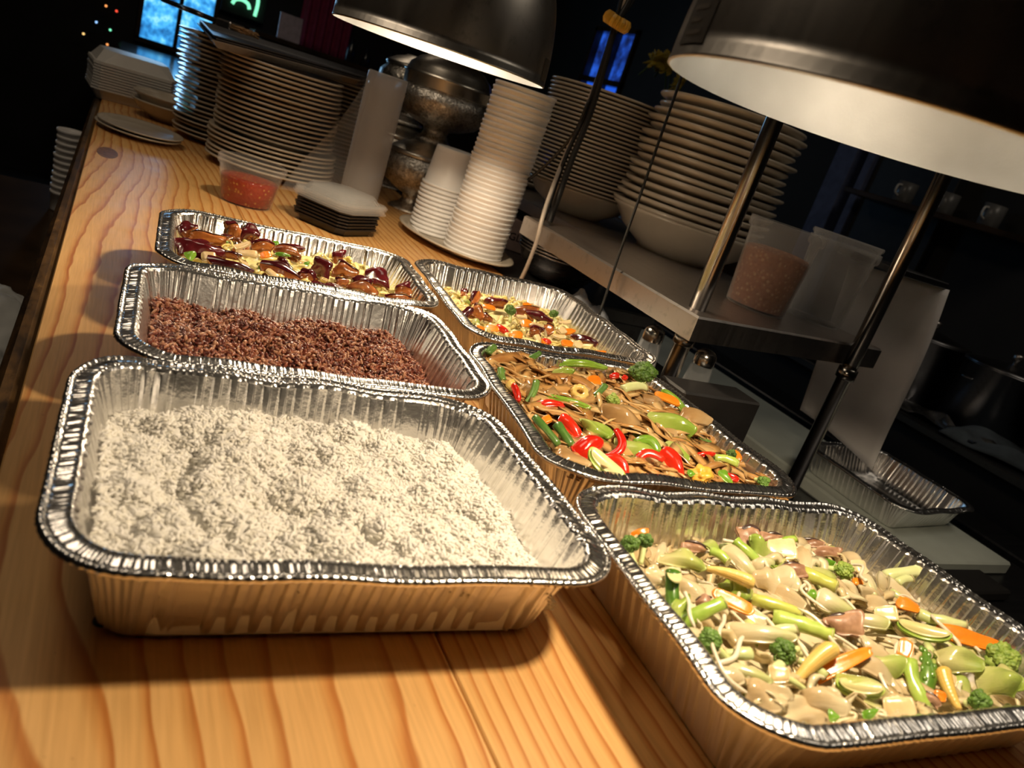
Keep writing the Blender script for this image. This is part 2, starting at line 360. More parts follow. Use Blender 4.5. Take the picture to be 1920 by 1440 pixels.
# ------------------------------------------------------------------ glossy bar top behind, side ledge, prep table
o = obj('bar_top', mesh('bar_top', *join([box(-.03, .62, 3.3, 5.7, -.06, -.02, .01), box(.02, .55, 3.4, 5.6, -1.0, -.061)]), simple('lacquered_bar', (.03, .026, .022), .16, coat=.5), False)); tag(o, 'dark lacquered bar top reflecting the window', 'bar')
o = obj('steel_ledge', mesh('steel_ledge', *join([box(.748, .868, .815, 1.33, -.03, 0, .003), box(.748, 1.10, 1.3305, 2.6, -.03, 0, .003), box(.76, .855, .83, 1.32, -.2175, -.031), box(.76, 1.08, 1.34, 2.58, -.2175, -.031)]), M['darksteel'], False)); tag(o, 'dark steel ledge beside the timber counter under the plate shelf', 'ledge')
pt = empty('prep_table', (1.4, .9, -.24)); tag(pt, 'low dark steel prep table carrying the white cutting board', 'table')
def ppart(name, V, F, m): return obj(name, mesh(name, np.asarray(V, float)-np.array([1.4, .9, -.24]), F, m, False), pt)
ppart('table_top', *box(.80, 1.76, -.4, 2.6, -.252, -.218, .004), M['darksteel'])
for x in (.9, 1.66):
    for y in (-.3, 2.4):
        V, F = lathe([(.001, -1.0), (.02, -1.0), (.02, -.253), (.001, -.253)], 16); ppart('leg', np.asarray(V)+np.array([x, y, 0]), F, M['pole'])
kc = empty('kitchen_counter', (2.25, 1.2, -.1)); tag(kc, 'dark back counter of the kitchen under the steel pots', 'counter')
for nm, b, mt in (('counter_top', (1.95, 2.72, -.6, 2.3, -.12, -.095, .004), M['darksteel']), ('cabinet', (2.0, 2.72, -.6, 2.3, -1.0, -.121, 0), M['dark'])):
    obj(nm, mesh(nm, np.asarray(box(*b)[0])-np.array([2.25, 1.2, -.1]), box(*b)[1], mt, False), kc)

# ------------------------------------------------------------------ heat lamps
def heat_lamp(i, lab):
    (cx, cy), z, R = LAMPS[i]
    t = empty('heat_lamp', (cx, cy, z)); tag(t, lab, 'heat lamp', 'heat lamps hanging over the trays')
    a = np.linspace(0, 1, 22)
    prof = [(R*(math.cos(x*math.pi/2)**.62 if x < 1 else 0)+.0001, .185*math.sin(x*math.pi/2)) for x in a]
    prof = [(max(r, .028), h) for r, h in prof if r > .02]
    rim = [(R-.0012, -.0012), (R+.0006, -.0008), (R+.0006, .002)]
    o = obj('shade', mesh('shade', *lathe(rim+prof[0:], 96), M['lamp_out']), t); o['label'] = 'brushed steel outside of the lamp dome'
    o = obj('reflector', mesh('reflector', *lathe([(R-.0012, -.0012)]+[(max(r-.002, .02), h-.0015) for r, h in prof[1:]]+[(.001, prof[-1][1]-.002)], 96), M['lamp_in']), t); o['label'] = 'bright inside of the lamp dome'
    obj('neck', mesh('neck', *lathe([(.034, .165), (.034, .215), (.022, .232), (.012, .235), (.001, .235)], 32), M['pole']), t)
    obj('bulb', mesh('bulb', *lathe([(.001, .098), (.02, .101), (.03, .112), (.03, .124), (.018, .146), (.016, .175)], 24), emit('hot_bulb', (1, .72, .4), 6)), t)
    obj('cord', mesh('cord', *tube([(0, 0, .235), (0, 0, .8), (0, 0, ZC-z)], .005, 8), M['rubber']), t)
    # sticker on the dome just above the rim
    a0 = [-.66, 2.88][i]; A = np.linspace(a0-.12, a0+.12, 10); Z = np.linspace(.006, .034, 4)
    def patch(A, Z, d): 
        rr = lambda h: R*math.cos(math.asin(min(1, h/.185)))**.62+d
        V = [(rr(h)*math.cos(x), rr(h)*math.sin(x), h) for h in Z for x in A]; n = len(A)
        return V, [(j*n+k, j*n+k+1, (j+1)*n+k+1, (j+1)*n+k) for j in range(len(Z)-1) for k in range(n-1)]
    s = obj('sticker', mesh('sticker', *patch(A, Z, .0007), M['label']), t); s['label'] = 'small dark printed sticker by the rim'
    obj('print', mesh('print', *join([patch(A[2:8], (.025, .028), .0012), patch(A[2:7], (.018, .0205), .0012), patch(A[2:8], (.011, .0135), .0012)]), M['labelprint']), s)
    return t
heat_lamp(0, 'steel dome heat lamp hanging over the eggplant trays and cup stack')
heat_lamp(1, 'big steel dome heat lamp nearest the camera showing its bright inside')

# ------------------------------------------------------------------ over-shelf with poles
sh = empty('plate_shelf', (.95, 1.3, 0)); tag(sh, 'stainless over-shelf on round poles carrying stacked plates', 'shelf')
def spart(name, V, F, m, lab=None, smooth=False):
    o = obj(name, mesh(name, np.asarray(V, float)-np.array([.95, 1.3, 0]), F, m, smooth), sh)
    if lab: o['label'] = lab
    return o
# the deck is a folded sheet: top plate with deep lips, its free end a little askew
c4 = [(.735, .805), (1.225, .872), (1.225, 1.388), (.735, 1.388)]
def ring(o, z): 
    c = np.array(c4); m_ = c.mean(0); s = np.sign(c-m_); return [(x-o*sx, y-o*sy, z+(.012 if x > 1 else 0)*0) for (x, y), (sx, sy) in zip(c, s)]
r = ring(.003, .136)+ring(0, .133)+ring(0, .099)+ring(.014, .099)+ring(.014, .128)
F = [(0, 1, 2, 3)]+[(4*k+j, 4*k+(j+1) % 4, 4*k+4+(j+1) % 4, 4*k+4+j) for k in range(4) for j in range(4)]+[(19, 18, 17, 16)]
spart('deck', r, F, M['steel']); spart('rear_deck', *box(.875, 1.224, 1.3885, 2.35, .108, .1355, .002), M['steel'])
for (x, y, z0, z1) in ((.772, .856, -.218, 1.2), (1.125, .842, -.218, 1.2), (1.207, 1.735, -.218, .0985)):
    V, F = lathe([(.001, z0), (.0128, z0), (.0128, z1), (.001, z1)], 24); spart('pole', np.asarray(V)+np.array([x, y, 0]), F, M['pole'], smooth=True)
    V, F = lathe([(.0131, .078), (.0165, .08), (.0165, .098), (.0131, .0985)], 24); spart('collar', np.asarray(V)+np.array([x, y, 0]), F, M['pole'], smooth=True)
# ------------------------------------------------------------------ foil trays
CORN = ((1, -1), (1, 1), (-1, 1), (-1, -1))
def rrect(n_side, n_cor):
    "samples round a rounded rectangle: corner index, fraction along the following side (-1 on a corner), normal angle, fraction"
    out = []
    for q in range(4):
        a0 = -math.pi/2+q*math.pi/2
        out += [(q, 0, a0+(k+.5)/n_cor*math.pi/2, k/n_cor, 0) for k in range(n_cor)]
        m = n_side[q % 2]; out += [(q, (k+.5)/m, a0+math.pi/2, (k+.5)/m, 1) for k in range(m)]
    return np.array(out)
def foil_tray(label, quad, group, depth=.066, lift=0.0, seed=1, rim_w=.015, base_inset=.036, name='foil_tray', r0=.050):
    quad = np.array(quad, float); c = quad.mean(0)
    L = (np.linalg.norm(quad[1]-quad[0])+np.linalg.norm(quad[2]-quad[3]))/2; B = (np.linalg.norm(quad[2]-quad[1])+np.linalg.norm(quad[3]-quad[0]))/2
    a, b = L/2, B/2; rs = np.random.RandomState(seed)
    ns = (int(B/.0011), int(L/.0011)); nc = 72
    S = rrect(ns, nc); n = len(S); q0 = S[:, 0].astype(int); g = S[:, 1][:, None]; pt = S[:, 2]; sf = S[:, 3]; side = S[:, 4].astype(int)
    C4 = np.array(CORN, float); c0 = C4[q0]; c1 = C4[(q0+1) % 4]; NN = np.c_[np.cos(pt), np.sin(pt)]
    def ring_at(inset, dn=0):
        rr = max(r0-inset, .012); h = np.array([a-inset-rr, b-inset-rr]); return (c0*(1-g)+c1*g)*h+NN*(rr+np.reshape(dn, (-1, 1)) if np.ndim(dn) else rr+dn)
    xy0 = ring_at(0); arc = np.r_[0, np.cumsum(np.linalg.norm(np.diff(xy0, axis=0), axis=1))]
    def n1(f, s):  # periodic 1-D noise along the perimeter
        T = arc[-1]+.001; q = np.random.RandomState(s); o = np.zeros(n)
        for _ in range(10): o += np.sin(2*np.pi*max(1, round(T*f*q.uniform(.55, 1.6)))*arc/T+q.uniform(0, 6.28))
        return o/3.2
    crink = n1(190, seed)*.6+n1(320, seed+1)*.4
    crink2 = n1(150, seed+7)*.6+n1(260, seed+8)*.5; wav = n1(9, seed+2); cor = n1(75, seed+3)+.7*n1(140, seed+4)
    # flutes on the straight stretches of wall
    pitch = .0122
    fl = np.clip(np.sin(2*np.pi*arc/pitch)*2.6, -1, 1); edge = np.clip(np.minimum(sf, 1-sf)/.09, 0, 1)**.5
    # blank zone near both ends of a side, as pressed trays have
    blank = np.where((np.minimum(sf, 1-sf) > .07) & (np.minimum(sf, 1-sf) < .14), 0.0, 1.0)
    flute = np.where(side == 1, fl*edge*blank, 0)*.0011
    corw = np.where(side == 0, cor, np.where(np.minimum(sf, 1-sf) < .07, cor*.7, 0))*.0016
    # smooth transitions
    k = np.ones(5)/5; corw = np.convolve(np.r_[corw[-2:], corw, corw[:2]], k, 'valid')
    def loop(inset, z, dn=0, dz=0): return np.c_[ring_at(inset, dn), np.full(n, z)+dz]
    z = depth
    warp = lambda p: p
    sag = wav*.0009
    base = base_inset
    # inner wall, rim, bead
    rows = []
    skin = []
    rows.append(loop(base+.010, .0006)); rows.append(loop(base+.004, .0012)); rows.append(loop(base+.001, .0045, flute*.4+corw*.5))
    for f in (.14, .3, .5, .7, .88): rows.append(loop(base+(rim_w+.002-base)*f, z*f*.985, flute+corw*(1+.5*math.sin(f*9)), 0))
    rows.append(loop(rim_w+.0025, z*.965, flute*.6+corw*.6, sag)); wall_n = len(rows)
    for f in (-.02, .05, .14, .3, .5, .7, .88, .97): skin.append(loop(base+(rim_w+.002-base)*max(f, 0)+(.0012 if f < 0 else 0)-.0006, max(z*f*.985, .0003), (flute*.8+corw*(1+.5*math.sin(f*9)))*(0 if f < 0 else 1)))
    rim = [rows[-1]]
    rim.append(loop(rim_w+.001, z*.99, crink2*.0006, sag+crink2*.0003))
    rim.append(loop(rim_w-.0015, z+.0008, crink*.0003, sag+crink*.0004))
    rim.append(loop(rim_w*.66, z-.0002, 0, sag+crink*.00055))
    rim.append(loop(rim_w*.40, z-.0010, 0, sag+crink*.0005+crink2*.0002))
    rim.append(loop(rim_w*.26, z-.0017, 0, sag+crink2*.0003))
    rim.append(loop(rim_w*.18, z-.0002, 0, sag+crink2*.0004)); rim.append(loop(rim_w*.08, z+.0002, 0, sag+crink2*.0004)); rim.append(loop(0, z-.0012, crink2*.0003, sag))
    rim.append(loop(-.0004, z-.0032, crink2*.0003, sag)); rim.append(loop(.0016, z-.0046, 0, sag)); rim.append(loop(.0042, z-.0036, 0, sag)); rim.append(loop(rim_w*.8, z-.0042, 0, sag))
    def warpq(V):  # bilinear map onto the real (slightly bent) outline, about the base centre
        u = V[:, 0]/a; v = V[:, 1]/b; q = quad-c
        w = np.stack([(1-u)*(1-v), (1+u)*(1-v), (1+u)*(1+v), (1-u)*(1+v)], 1)/4
        xy = w @ q; return np.c_[xy, V[:, 2]]
    def grid(rows, cap=False):
        m = len(rows); V = np.concatenate([warpq(r_) for r_ in rows]); i, j = np.meshgrid(np.arange(m-1), np.arange(n), indexing='ij'); j2 = (j+1) % n
        F = np.stack([i*n+j, i*n+j2, (i+1)*n+j2, (i+1)*n+j], -1).reshape(-1, 4); return V, F
    t = empty(name, (c[0], c[1], lift)); tag(t, label, 'foil tray', group)
    obj('wall', mesh('wall', *grid(rows), M['foilwall']), t)
    k_ = obj('outer_skin', mesh('outer_skin', *grid(skin), M['foilmatte']), t); k_['label'] = 'matte outer side of the foil wall'
    obj('rim', mesh('rim', *grid(rim), M['foil']), t)
    # pressed bottom with a few stiffening ribs
    N_ = 44; g = np.linspace(-1, 1, N_); X, Y = np.meshgrid(g, g); V = np.c_[(X*(a-base-.0085)).ravel(), (Y*(b-base-.0085)).ravel()]
    ov = np.maximum(np.abs(V)-np.array([a-base-.021, b-base-.021]), 0); d = np.linalg.norm(ov, axis=1); k = np.where(d > .0125, .0125/np.maximum(d, 1e-9), 1)[:, None]
    V = np.sign(V)*np.where(ov > 0, np.array([a-base-.021, b-base-.021])+ov*k, np.abs(V))
    zz = .0006+.0008*np.clip(np.sin(V[:, 0]*2*np.pi/.024)*2, -1, 1)*(np.abs(V[:, 1]) < b*.55)*(np.abs(V[:, 0]) < a*.6)+.0004
    i, j = np.meshgrid(np.arange(N_-1), np.arange(N_-1), indexing='ij'); F = np.stack([i*N_+j, i*N_+j+1, (i+1)*N_+j+1, (i+1)*N_+j], -1).reshape(-1, 4)
    obj('base', mesh('base', warpq(np.c_[V, zz]), F, M['foil']), t)
    return t
G = 'foil trays of food on the counter'
QA = [(-.010, .318), (.322, .308), (.321, .570), (-.004, .572)]
QB = [(.018, .573), (.346, .577), (.366, .838), (.028, .824)]
QC = [(.052, .833), (.385, .843), (.408, 1.108), (.066, 1.091)]
QD = [(.385, .762), (.692, .775), (.710, 1.117), (.418, 1.112)]
QE = [(.330, .446), (.632, .438), (.636, .757), (.364, .745)]
QF = [(.312, .180), (.680, .165), (.675, .434), (.328, .437)]
foil_tray('deep foil tray filled with steamed white rice', QA, G, lift=.0022, seed=11)
foil_tray('deep foil tray filled with reddish brown rice', QB, G, lift=.0012, seed=22)
foil_tray('foil tray of yellow eggplant curry by the chili cup', QC, G, lift=.0003, seed=33)
foil_tray('foil tray of eggplant with carrot and broccoli beside the shaker', QD, G, lift=.0002, seed=44)
foil_tray('foil tray of brown stir-fried flat noodles with red peppers', QE, G, lift=.0010, seed=55)
foil_tray('foil tray of pale mixed vegetable stir-fry nearest the camera', QF, G, lift=.0002, seed=66)
foil_tray('empty foil tray on the white cutting board behind the shelf pole', [(1.363, .765), (1.662, .80), (1.655, 1.068), (1.363, 1.062)], None, depth=.058, lift=-.1895, seed=77)

# ------------------------------------------------------------------ rice
def grains(n, surf, ins, L, Wd, seed, tilt=.6, layers=.006):
    "n stretched ellipsoid grains scattered on the mound; one mesh"
    r = np.random.RandomState(seed); ns, nr = 6, 5
    ph = np.linspace(0, np.pi, nr); base = [(0, 0, -1)]
    ring = [(math.sin(p)*math.cos(t), math.sin(p)*math.sin(t), -math.cos(p)) for p in ph[1:-1] for t in np.linspace(0, 6.283, ns, endpoint=False)]
    B = np.array([(0, 0, -1)]+ring+[(0, 0, 1)]); nb = len(B); F = []
    for j in range(ns): F.append((0, 1+(j+1) % ns, 1+j)); F.append((nb-1, nb-1-ns+j, nb-1-ns+(j+1) % ns))
    for k in range(nr-3):
        for j in range(ns): a, b = 1+k*ns+j, 1+k*ns+(j+1) % ns; F.append((a, b, b+ns)); F.append((a, b+ns, a+ns))
    F = np.array(F)
    xy = ins(r, n); z = surf(xy)+r.uniform(-layers, layers*.35, n)
    az = r.uniform(0, 6.283, n); el = r.normal(0, tilt, n)
    D = np.c_[np.cos(el)*np.cos(az), np.cos(el)*np.sin(az), np.sin(el)]
    A = np.cross(D, r.normal(size=(n, 3))); A /= np.linalg.norm(A, axis=1)[:, None]; Bv = np.cross(D, A)
    l = L*r.uniform(.75, 1.2, n)/2; w = Wd*r.uniform(.85, 1.15, n)/2
    bend = r.uniform(-.25, .25, n)
    lx = B[:, 0][None]*w[:, None]; ly = B[:, 1][None]*w[:, None]*.85+bend[:, None]*(B[:, 2]**2)[None]*l[:, None]*.5; lz = B[:, 2][None]*l[:, None]
    V = np.c_[xy, z][:, None, :]+lx[..., None]*A[:, None]+ly[..., None]*Bv[:, None]+lz[..., None]*D[:, None]
    return V.reshape(-1, 3), (F[None]+(np.arange(n)*nb)[:, None, None]).reshape(-1, 3)
def inside_tray(quad, inset):
    q = np.array(quad, float)
    def f(r, n):
        u, v = r.uniform(-1, 1, n), r.uniform(-1, 1, n)
        L = (np.linalg.norm(q[1]-q[0]), np.linalg.norm(q[2]-q[1])); su, sv = 1-2*inset/L[0], 1-2*inset/L[1]
        cu = .16; d = np.hypot(np.maximum(np.abs(u)-(1-cu), 0), np.maximum(np.abs(v)-(1-cu*1.3), 0)*.8); k = np.where(d > cu, .86, 1); u, v = u*k*su, v*k*sv
        w = np.stack([(1-u)*(1-v), (1+u)*(1-v), (1+u)*(1+v), (1-u)*(1+v)], 1)/4; return w @ q
    return f
def local_uv(quad, xy):
    q = np.array(quad, float); c = q.mean(0); ex = (q[1]-q[0]+q[2]-q[3])/4; ey = (q[3]-q[0]+q[2]-q[1])/4
    return np.linalg.solve(np.c_[ex, ey], (xy-c).T).T
def mound(quad, surf, inset, nx=56, ny=46, zdrop=.02):
    q = np.array(quad, float); u, v = np.meshgrid(np.linspace(-1, 1, nx), np.linspace(-1, 1, ny)); u, v = u.ravel(), v.ravel()
    L = (np.linalg.norm(q[1]-q[0]), np.linalg.norm(q[2]-q[1])); su, sv = 1-2*inset/L[0], 1-2*inset/L[1]
    # rounded-rectangle squeeze
    m = np.maximum(np.abs(u), np.abs(v)); d = np.hypot(np.maximum(np.abs(u)-.8, 0)/.2, np.maximum(np.abs(v)-.76, 0)/.24); k = np.where(d > 1, 1-.11*(d-1)/.414, 1); uu, vv = u*k*su, v*k*sv
    w = np.stack([(1-uu)*(1-vv), (1+uu)*(1-vv), (1+uu)*(1+vv), (1-uu)*(1+vv)], 1)/4; xy = w @ q; z = surf(xy)
    V = np.c_[xy, z]; i, j = np.meshgrid(np.arange(ny-1), np.arange(nx-1), indexing='ij'); F = np.stack([i*nx+j, i*nx+j+1, (i+1)*nx+j+1, (i+1)*nx+j], -1).reshape(-1, 4)
    # skirt down to the tray base
    e = [j for j in range(nx)]+[i*nx+nx-1 for i in range(1, ny)]+[(ny-1)*nx+j for j in range(nx-2, -1, -1)]+[i*nx for i in range(ny-2, 0, -1)]
    c = q.mean(0); n0 = len(V); S = V[e].copy(); S[:, :2] = c+(S[:, :2]-c)*.93; S[:, 2] = .0045; V = np.concatenate([V, S]); m = len(e)
    F = np.concatenate([F, np.array([(e[k], n0+k, n0+(k+1) % m, e[(k+1) % m]) for k in range(m)])]); return V, F
def tri(F): return np.concatenate([F[:, [0, 1, 2]], F[:, [0, 2, 3]]])
def stuff(name, label, cat, V, F, mat, loc, smooth=True):
    o = obj(name, mesh(name, V-np.array(loc), F, mat, smooth), None, loc); return tag(o, label, cat, None, 'stuff')
def rice_mat(name, stops, rough, sss, coat=0):
    m = NT(name); m.set(Roughness=rough, Specular_IOR_Level=.4, Coat_Weight=coat)
    g = m.n('ShaderNodeNewGeometry'); m.l(m.ramp(g.outputs['Random Per Island'], stops), m.b.inputs['Base Color'])
    if sss:  # grains let light through: part of the shading is a translucent lobe of the same colour
        tl = m.n('ShaderNodeBsdfTranslucent'); m.l(m.b.inputs['Base Color'].links[0].from_socket, tl.inputs[0]); mx = m.n('ShaderNodeMixShader'); mx.inputs[0].default_value = sss
        m.l(m.b.outputs[0], mx.inputs[1]); m.l(tl.outputs[0], mx.inputs[2]); m.l(mx.outputs[0], m.out.inputs[0])
    return m.m
n1_, n2_ = Noise(5, 16, 2), Noise(6, 18, 2)
def clump(P, s, f): 
    r = np.random.RandomState(s); C = r.uniform((-.05, .25), (.45, .90), (900, 2)); A = r.uniform(.3, 1, 900)
    d = np.linalg.norm(P[:, None]-C[None], axis=2); h = A*np.sqrt(np.maximum(0, 1-(d/f)**2)); return h.max(1)
def surfA(P):
    uv = local_uv(QA, P); u, v = uv[:, 0], uv[:, 1]
    z = .050-.010*np.clip(v, 0, 1)**2*1.3-.004*u*u+.003*n1_(P, 28)+.016*(clump(P, 3, .019)-.5)+.005*(clump(P, 9, .008)-.3)
    z -= .022*np.clip((u-.66)/.2, 0, 1)**1.4; z -= .004*np.clip((-v-.8)/.2, 0, 1)
    z -= .010*np.clip((v-.72)/.2, 0, 1)
    return np.maximum(z, .010)
def surfB(P):
    uv = local_uv(QB, P); u, v = uv[:, 0], uv[:, 1]
    z = .044+.004*u*0-.005*np.clip(v, 0, 1)+.0035*n2_(P, 26)+.009*(clump(P, 4, .015)-.4)
    z -= .030*np.clip((u-.60)/.24, 0, 1)**1.5; z -= .008*np.clip((v-.70)/.2, 0, 1)
    return np.maximum(z, .010)
def rice(name, label, quad, surf, n, L, Wd, seed, mat, ins, msurf=.0012, tilt=.42, lay=.0028):
    V0, F0 = mound(quad, lambda P: surf(P)-msurf, ins+.001, 170, 140); V1, F1 = grains(n, surf, inside_tray(quad, ins), L, Wd, seed, tilt, lay)
    c = np.array(quad).mean(0); stuff(name, label, 'rice', np.concatenate([V0, V1]), np.concatenate([tri(F0), F1+len(V0)]), mat, (c[0], c[1], 0))
rice('steamed_white_rice', 'fluffy steamed white rice heaped in the nearest tray', QA, surfA, 21000, .0074, .0025, 1, rice_mat('white_rice_grain', [(0, (.90, .87, .78)), (.5, (.93, .91, .85)), (1, (.95, .93, .89))], .45, .15), .026, .0005, .3, .002)
rice('steamed_brown_rice', 'reddish brown whole grain rice filling its foil tray', QB, surfB, 11500, .0078, .0034, 2, rice_mat('brown_rice_grain', [(0, (.07, .014, .009)), (.3, (.14, .03, .017)), (.5, (.25, .075, .04)), (.7, (.36, .15, .08)), (.86, (.46, .24, .14)), (1, (.17, .04, .02))], .3, 0, .15), .028, .004, .6, .0045)
# ------------------------------------------------------------------ stacked plates, bowls, cups
def things(name, cat, group, me, places, label):
    "copies of one mesh thing; places = (x, y, z, rotation, scale, tilt); label(k) words for the k-th"
    out = []
    for k, (x, y, z, rz, s, tx) in enumerate(places):
        o = bpy.data.objects.new(name, me); COL.objects.link(o); o.location = (x, y, z); o.rotation_euler = (tx*math.cos(rz*7), tx*math.sin(rz*7), rz); o.scale = (s, s, 1)
        tag(o, label(k), cat, group); out.append(o)
    return out
def plate_prof(R, h=.020, t=.0050, foot=.56):
    f = R*foot
    return [(.0005, .004), (f-.006, .003), (f-.003, 0), (f, 0), (f+.003, .0035), (R*.74, h*.42), (R*.93, h-t), (R-.0008, h-t*.72), (R, h-t*.35), (R-.0012, h), (R*.92, h-.001), (R*.72, h*.42+t*.8), (f, .0075), (.0005, .0075)]
rnd = random.Random(4)
def stack(name, cat, group, me, cx, cy, z0, n, pitch, label, lean=(0, 0), jit=.003, scale=lambda k: 1, tilt=.0):
    P = []; z = z0
    for k in range(n):
        P.append((cx+lean[0]*k/n+rnd.uniform(-jit, jit), cy+lean[1]*k/n+rnd.uniform(-jit, jit), z, rnd.uniform(0, 6), scale(k), rnd.uniform(-tilt, tilt))); z += pitch*rnd.uniform(.94, 1.06)
    return things(name, cat, group, me, P, label)
pl = mesh('plate', *lathe(plate_prof(.145, .022, .0055), 72), M['plate'])
pls = mesh('plate_small', *lathe(plate_prof(.115, .020, .005), 64), M['plate'])
lab = lambda what, where, n: (lambda k: '%s %s, %s from the bottom' % (what, where, ordinal(k+1)))
N2 = 23
stack('dinner_plate', 'plate', 'dinner plates in the wide stack behind the chili cup', pl, .338, 1.958, .0005, N2, .0103, lambda k: 'off-white dinner plate in the wide stack under the sheet pans, %s from the bottom' % ordinal(k+1), (-.012, .0), .003, lambda k: 1.02 if k < 7 else .955+.012*math.sin(k*1.7), .006)
stack('side_plate', 'plate', 'side plates in the stack at the bar end', pls, .245, 2.225, .0005, 23, .0107, lambda k: 'grey side plate in the stack beside the polystyrene boxes, %s from the bottom' % ordinal(k+1), (-.02, .0), .004, lambda k: 1, .008)
stack('salad_plate', 'plate', 'plates in the stack behind the plastic sleeve', pls, .565, 2.30, .0005, 22, .0108, lambda k: 'off-white plate in the shadowed stack behind the cloudy sleeve, %s from the bottom' % ordinal(k+1), (0, 0), .004, lambda k: 1.05, .006)
# two small oval plates lying by the bar end
ov = mesh('oval_plate', np.asarray(lathe(plate_prof(.088, .014, .004), 56)[0])*np.array([1, 1.28, 1]), lathe(plate_prof(.088, .014, .004), 56)[1], M['plate'])
for k, (w, dx) in enumerate((('lower', 0), ('upper', .004))): 
    o = obj('oval_plate', ov, None, (.052+dx, 2.035, .0005+.0075*k), (0, 0, .35)); tag(o, '%s of two small oval plates lying by the counter corner' % w, 'plate')
# coupe bowls, stacked two deep with plates
def bowl_prof(R, h, t=.005, foot=.5):
    f = R*foot
    return [(.0005, .005), (f-.006, .004), (f-.003, 0), (f, 0), (f+.002, .006), (R*.80, h*.45), (R*.93, h*.82), (R-.002, h-t), (R, h-t*.5), (R-.002, h), (R*.90, h*.86), (R*.76, h*.48), (f, .0095), (.0005, .0095)]
bw = mesh('bowl', *lathe(bowl_prof(.105, .046), 56), M['plate'])
for k in range(2):
    o = obj('serving_bowl', bw, None, (.135+.003*k, 2.40, .0005+.020*k)); tag(o, '%s shallow serving bowl beside the polystyrene boxes' % ('lower' if k == 0 else 'upper'), 'bowl')
# over-shelf: tall stack of plates standing on a bowl
ZS = .1362
b1 = obj('footed_bowl', mesh('footed_bowl', *lathe(bowl_prof(.135, .062, .006, .5), 72), M['plate']), None, (1.005, 1.66, ZS)); tag(b1, 'off-white footed bowl under the tall even plate stack', 'bowl')
pr = mesh('plate_rimmed', *lathe(plate_prof(.142, .016, .0052, .6), 72), M['plate'])
stack('rimmed_plate', 'plate', 'plates in the tall even stack on the shelf', pr, 1.005, 1.66, ZS+.052, 25, .0089, lambda k: 'cream plate in the tall even stack on the shelf, %s from the bottom' % ordinal(k+1), (-.01, 0), .0015, lambda k: 1, .002)
# shallow bowls with thick rolled edges, fanned stack by the pole
for k, (R, h, dz) in enumerate(((.170, .082, 0),)):
    b2 = obj('deep_bowl', mesh('deep_bowl', *lathe(bowl_prof(R, h, .008, .52), 80), M['plate']), None, (1.115, 1.372, ZS)); tag(b2, 'big cream bowl at the bottom of the stack by the steel pole', 'bowl')
cb = mesh('coupe_plate', *lathe([(.0005, .003), (.088, .002), (.092, 0), (.096, .001), (.122, .008), (.150, .017), (.1635, .022), (.1675, .0255), (.1665, .0295), (.160, .0300), (.13, .018), (.09, .0085), (.0005, .008)], 80), M['plate'])
stack('coupe_plate', 'plate', 'thick-edged plates in the fanned stack on the shelf', cb, 1.115, 1.372, ZS+.058, 15, .0163, lambda k: 'thick-edged cream plate in the fanned stack by the pole, %s from the bottom' % ordinal(k+1), (.012, 0), .005, lambda k: 1.01-.004*k, .016)
stack('shelf_saucer', 'plate', 'saucers at the far end of the shelf', pls, 1.005, 2.02, ZS, 10, .0105, lambda k: 'cream saucer in the low stack behind the black cables, %s from the bottom' % ordinal(k+1), (0, 0), .003, lambda k: .95, .004)
# plastic cups
def cup_prof(R, r, h, t=.0012):
    return [(.0005, .0015), (r*.6, .001), (r, .0), (r+.001, .003), (R-.0045, h-.007), (R-.004, h-.0065), (R, h-.006), (R+.0002, h-.003), (R, h-.0006), (R-.002, h), (R-.0042, h-.001), (R-.0056, h-.006), (r-.0005, .004), (.0005, .004)]
plo = mesh('oval_platter', np.asarray(lathe(plate_prof(.112, .020, .005, .62), 72)[0])*np.array([1, 1.62, 1]), lathe(plate_prof(.112, .020, .005, .62), 72)[1], M['plate'])
op = obj('oval_platter', plo, None, (.693, 1.590, .0005), (0, 0, .16)); tag(op, 'oval cream platter under the two stacks of plastic cups', 'plate')
cu = mesh('deli_cover', *lathe([(.0005, .0030), (.050, .0025), (.056, .0005), (.0620, .0), (.0636, .0015), (.0642, .0062), (.0652, .0070), (.0657, .0088), (.0655, .0108), (.0645, .0116), (.0632, .0112), (.0618, .0082), (.0590, .0030), (.0550, .0035), (.0005, .0050)], 56), M['cup'])
NC = 36
stack('deli_cover', 'lid', 'milky deli lids in the tall stack', cu, .705, 1.512, .0085, NC, .0099, lambda k: 'shallow milky plastic lid in the tall stack under the heat lamp, %s from the bottom' % ordinal(k+1), (.012, .004), .0009, lambda k: 1, .003)
V, F = lathe(cup_prof(.0575, .045, .088), 48); V = np.asarray(V)*np.array([1, -1, -1])+np.array([0, 0, .088])
cu2 = mesh('portion_cup', V, F, M['cup'])
stack('portion_cup', 'cup', 'upside-down cups in the short stack', cu2, .668, 1.668, .0085, 12, .0093, lambda k: 'upside-down plastic cup in the short stack by the silver bowl, %s from the bottom' % ordinal(k+1), (.004, .004), .0008, lambda k: 1, .003)
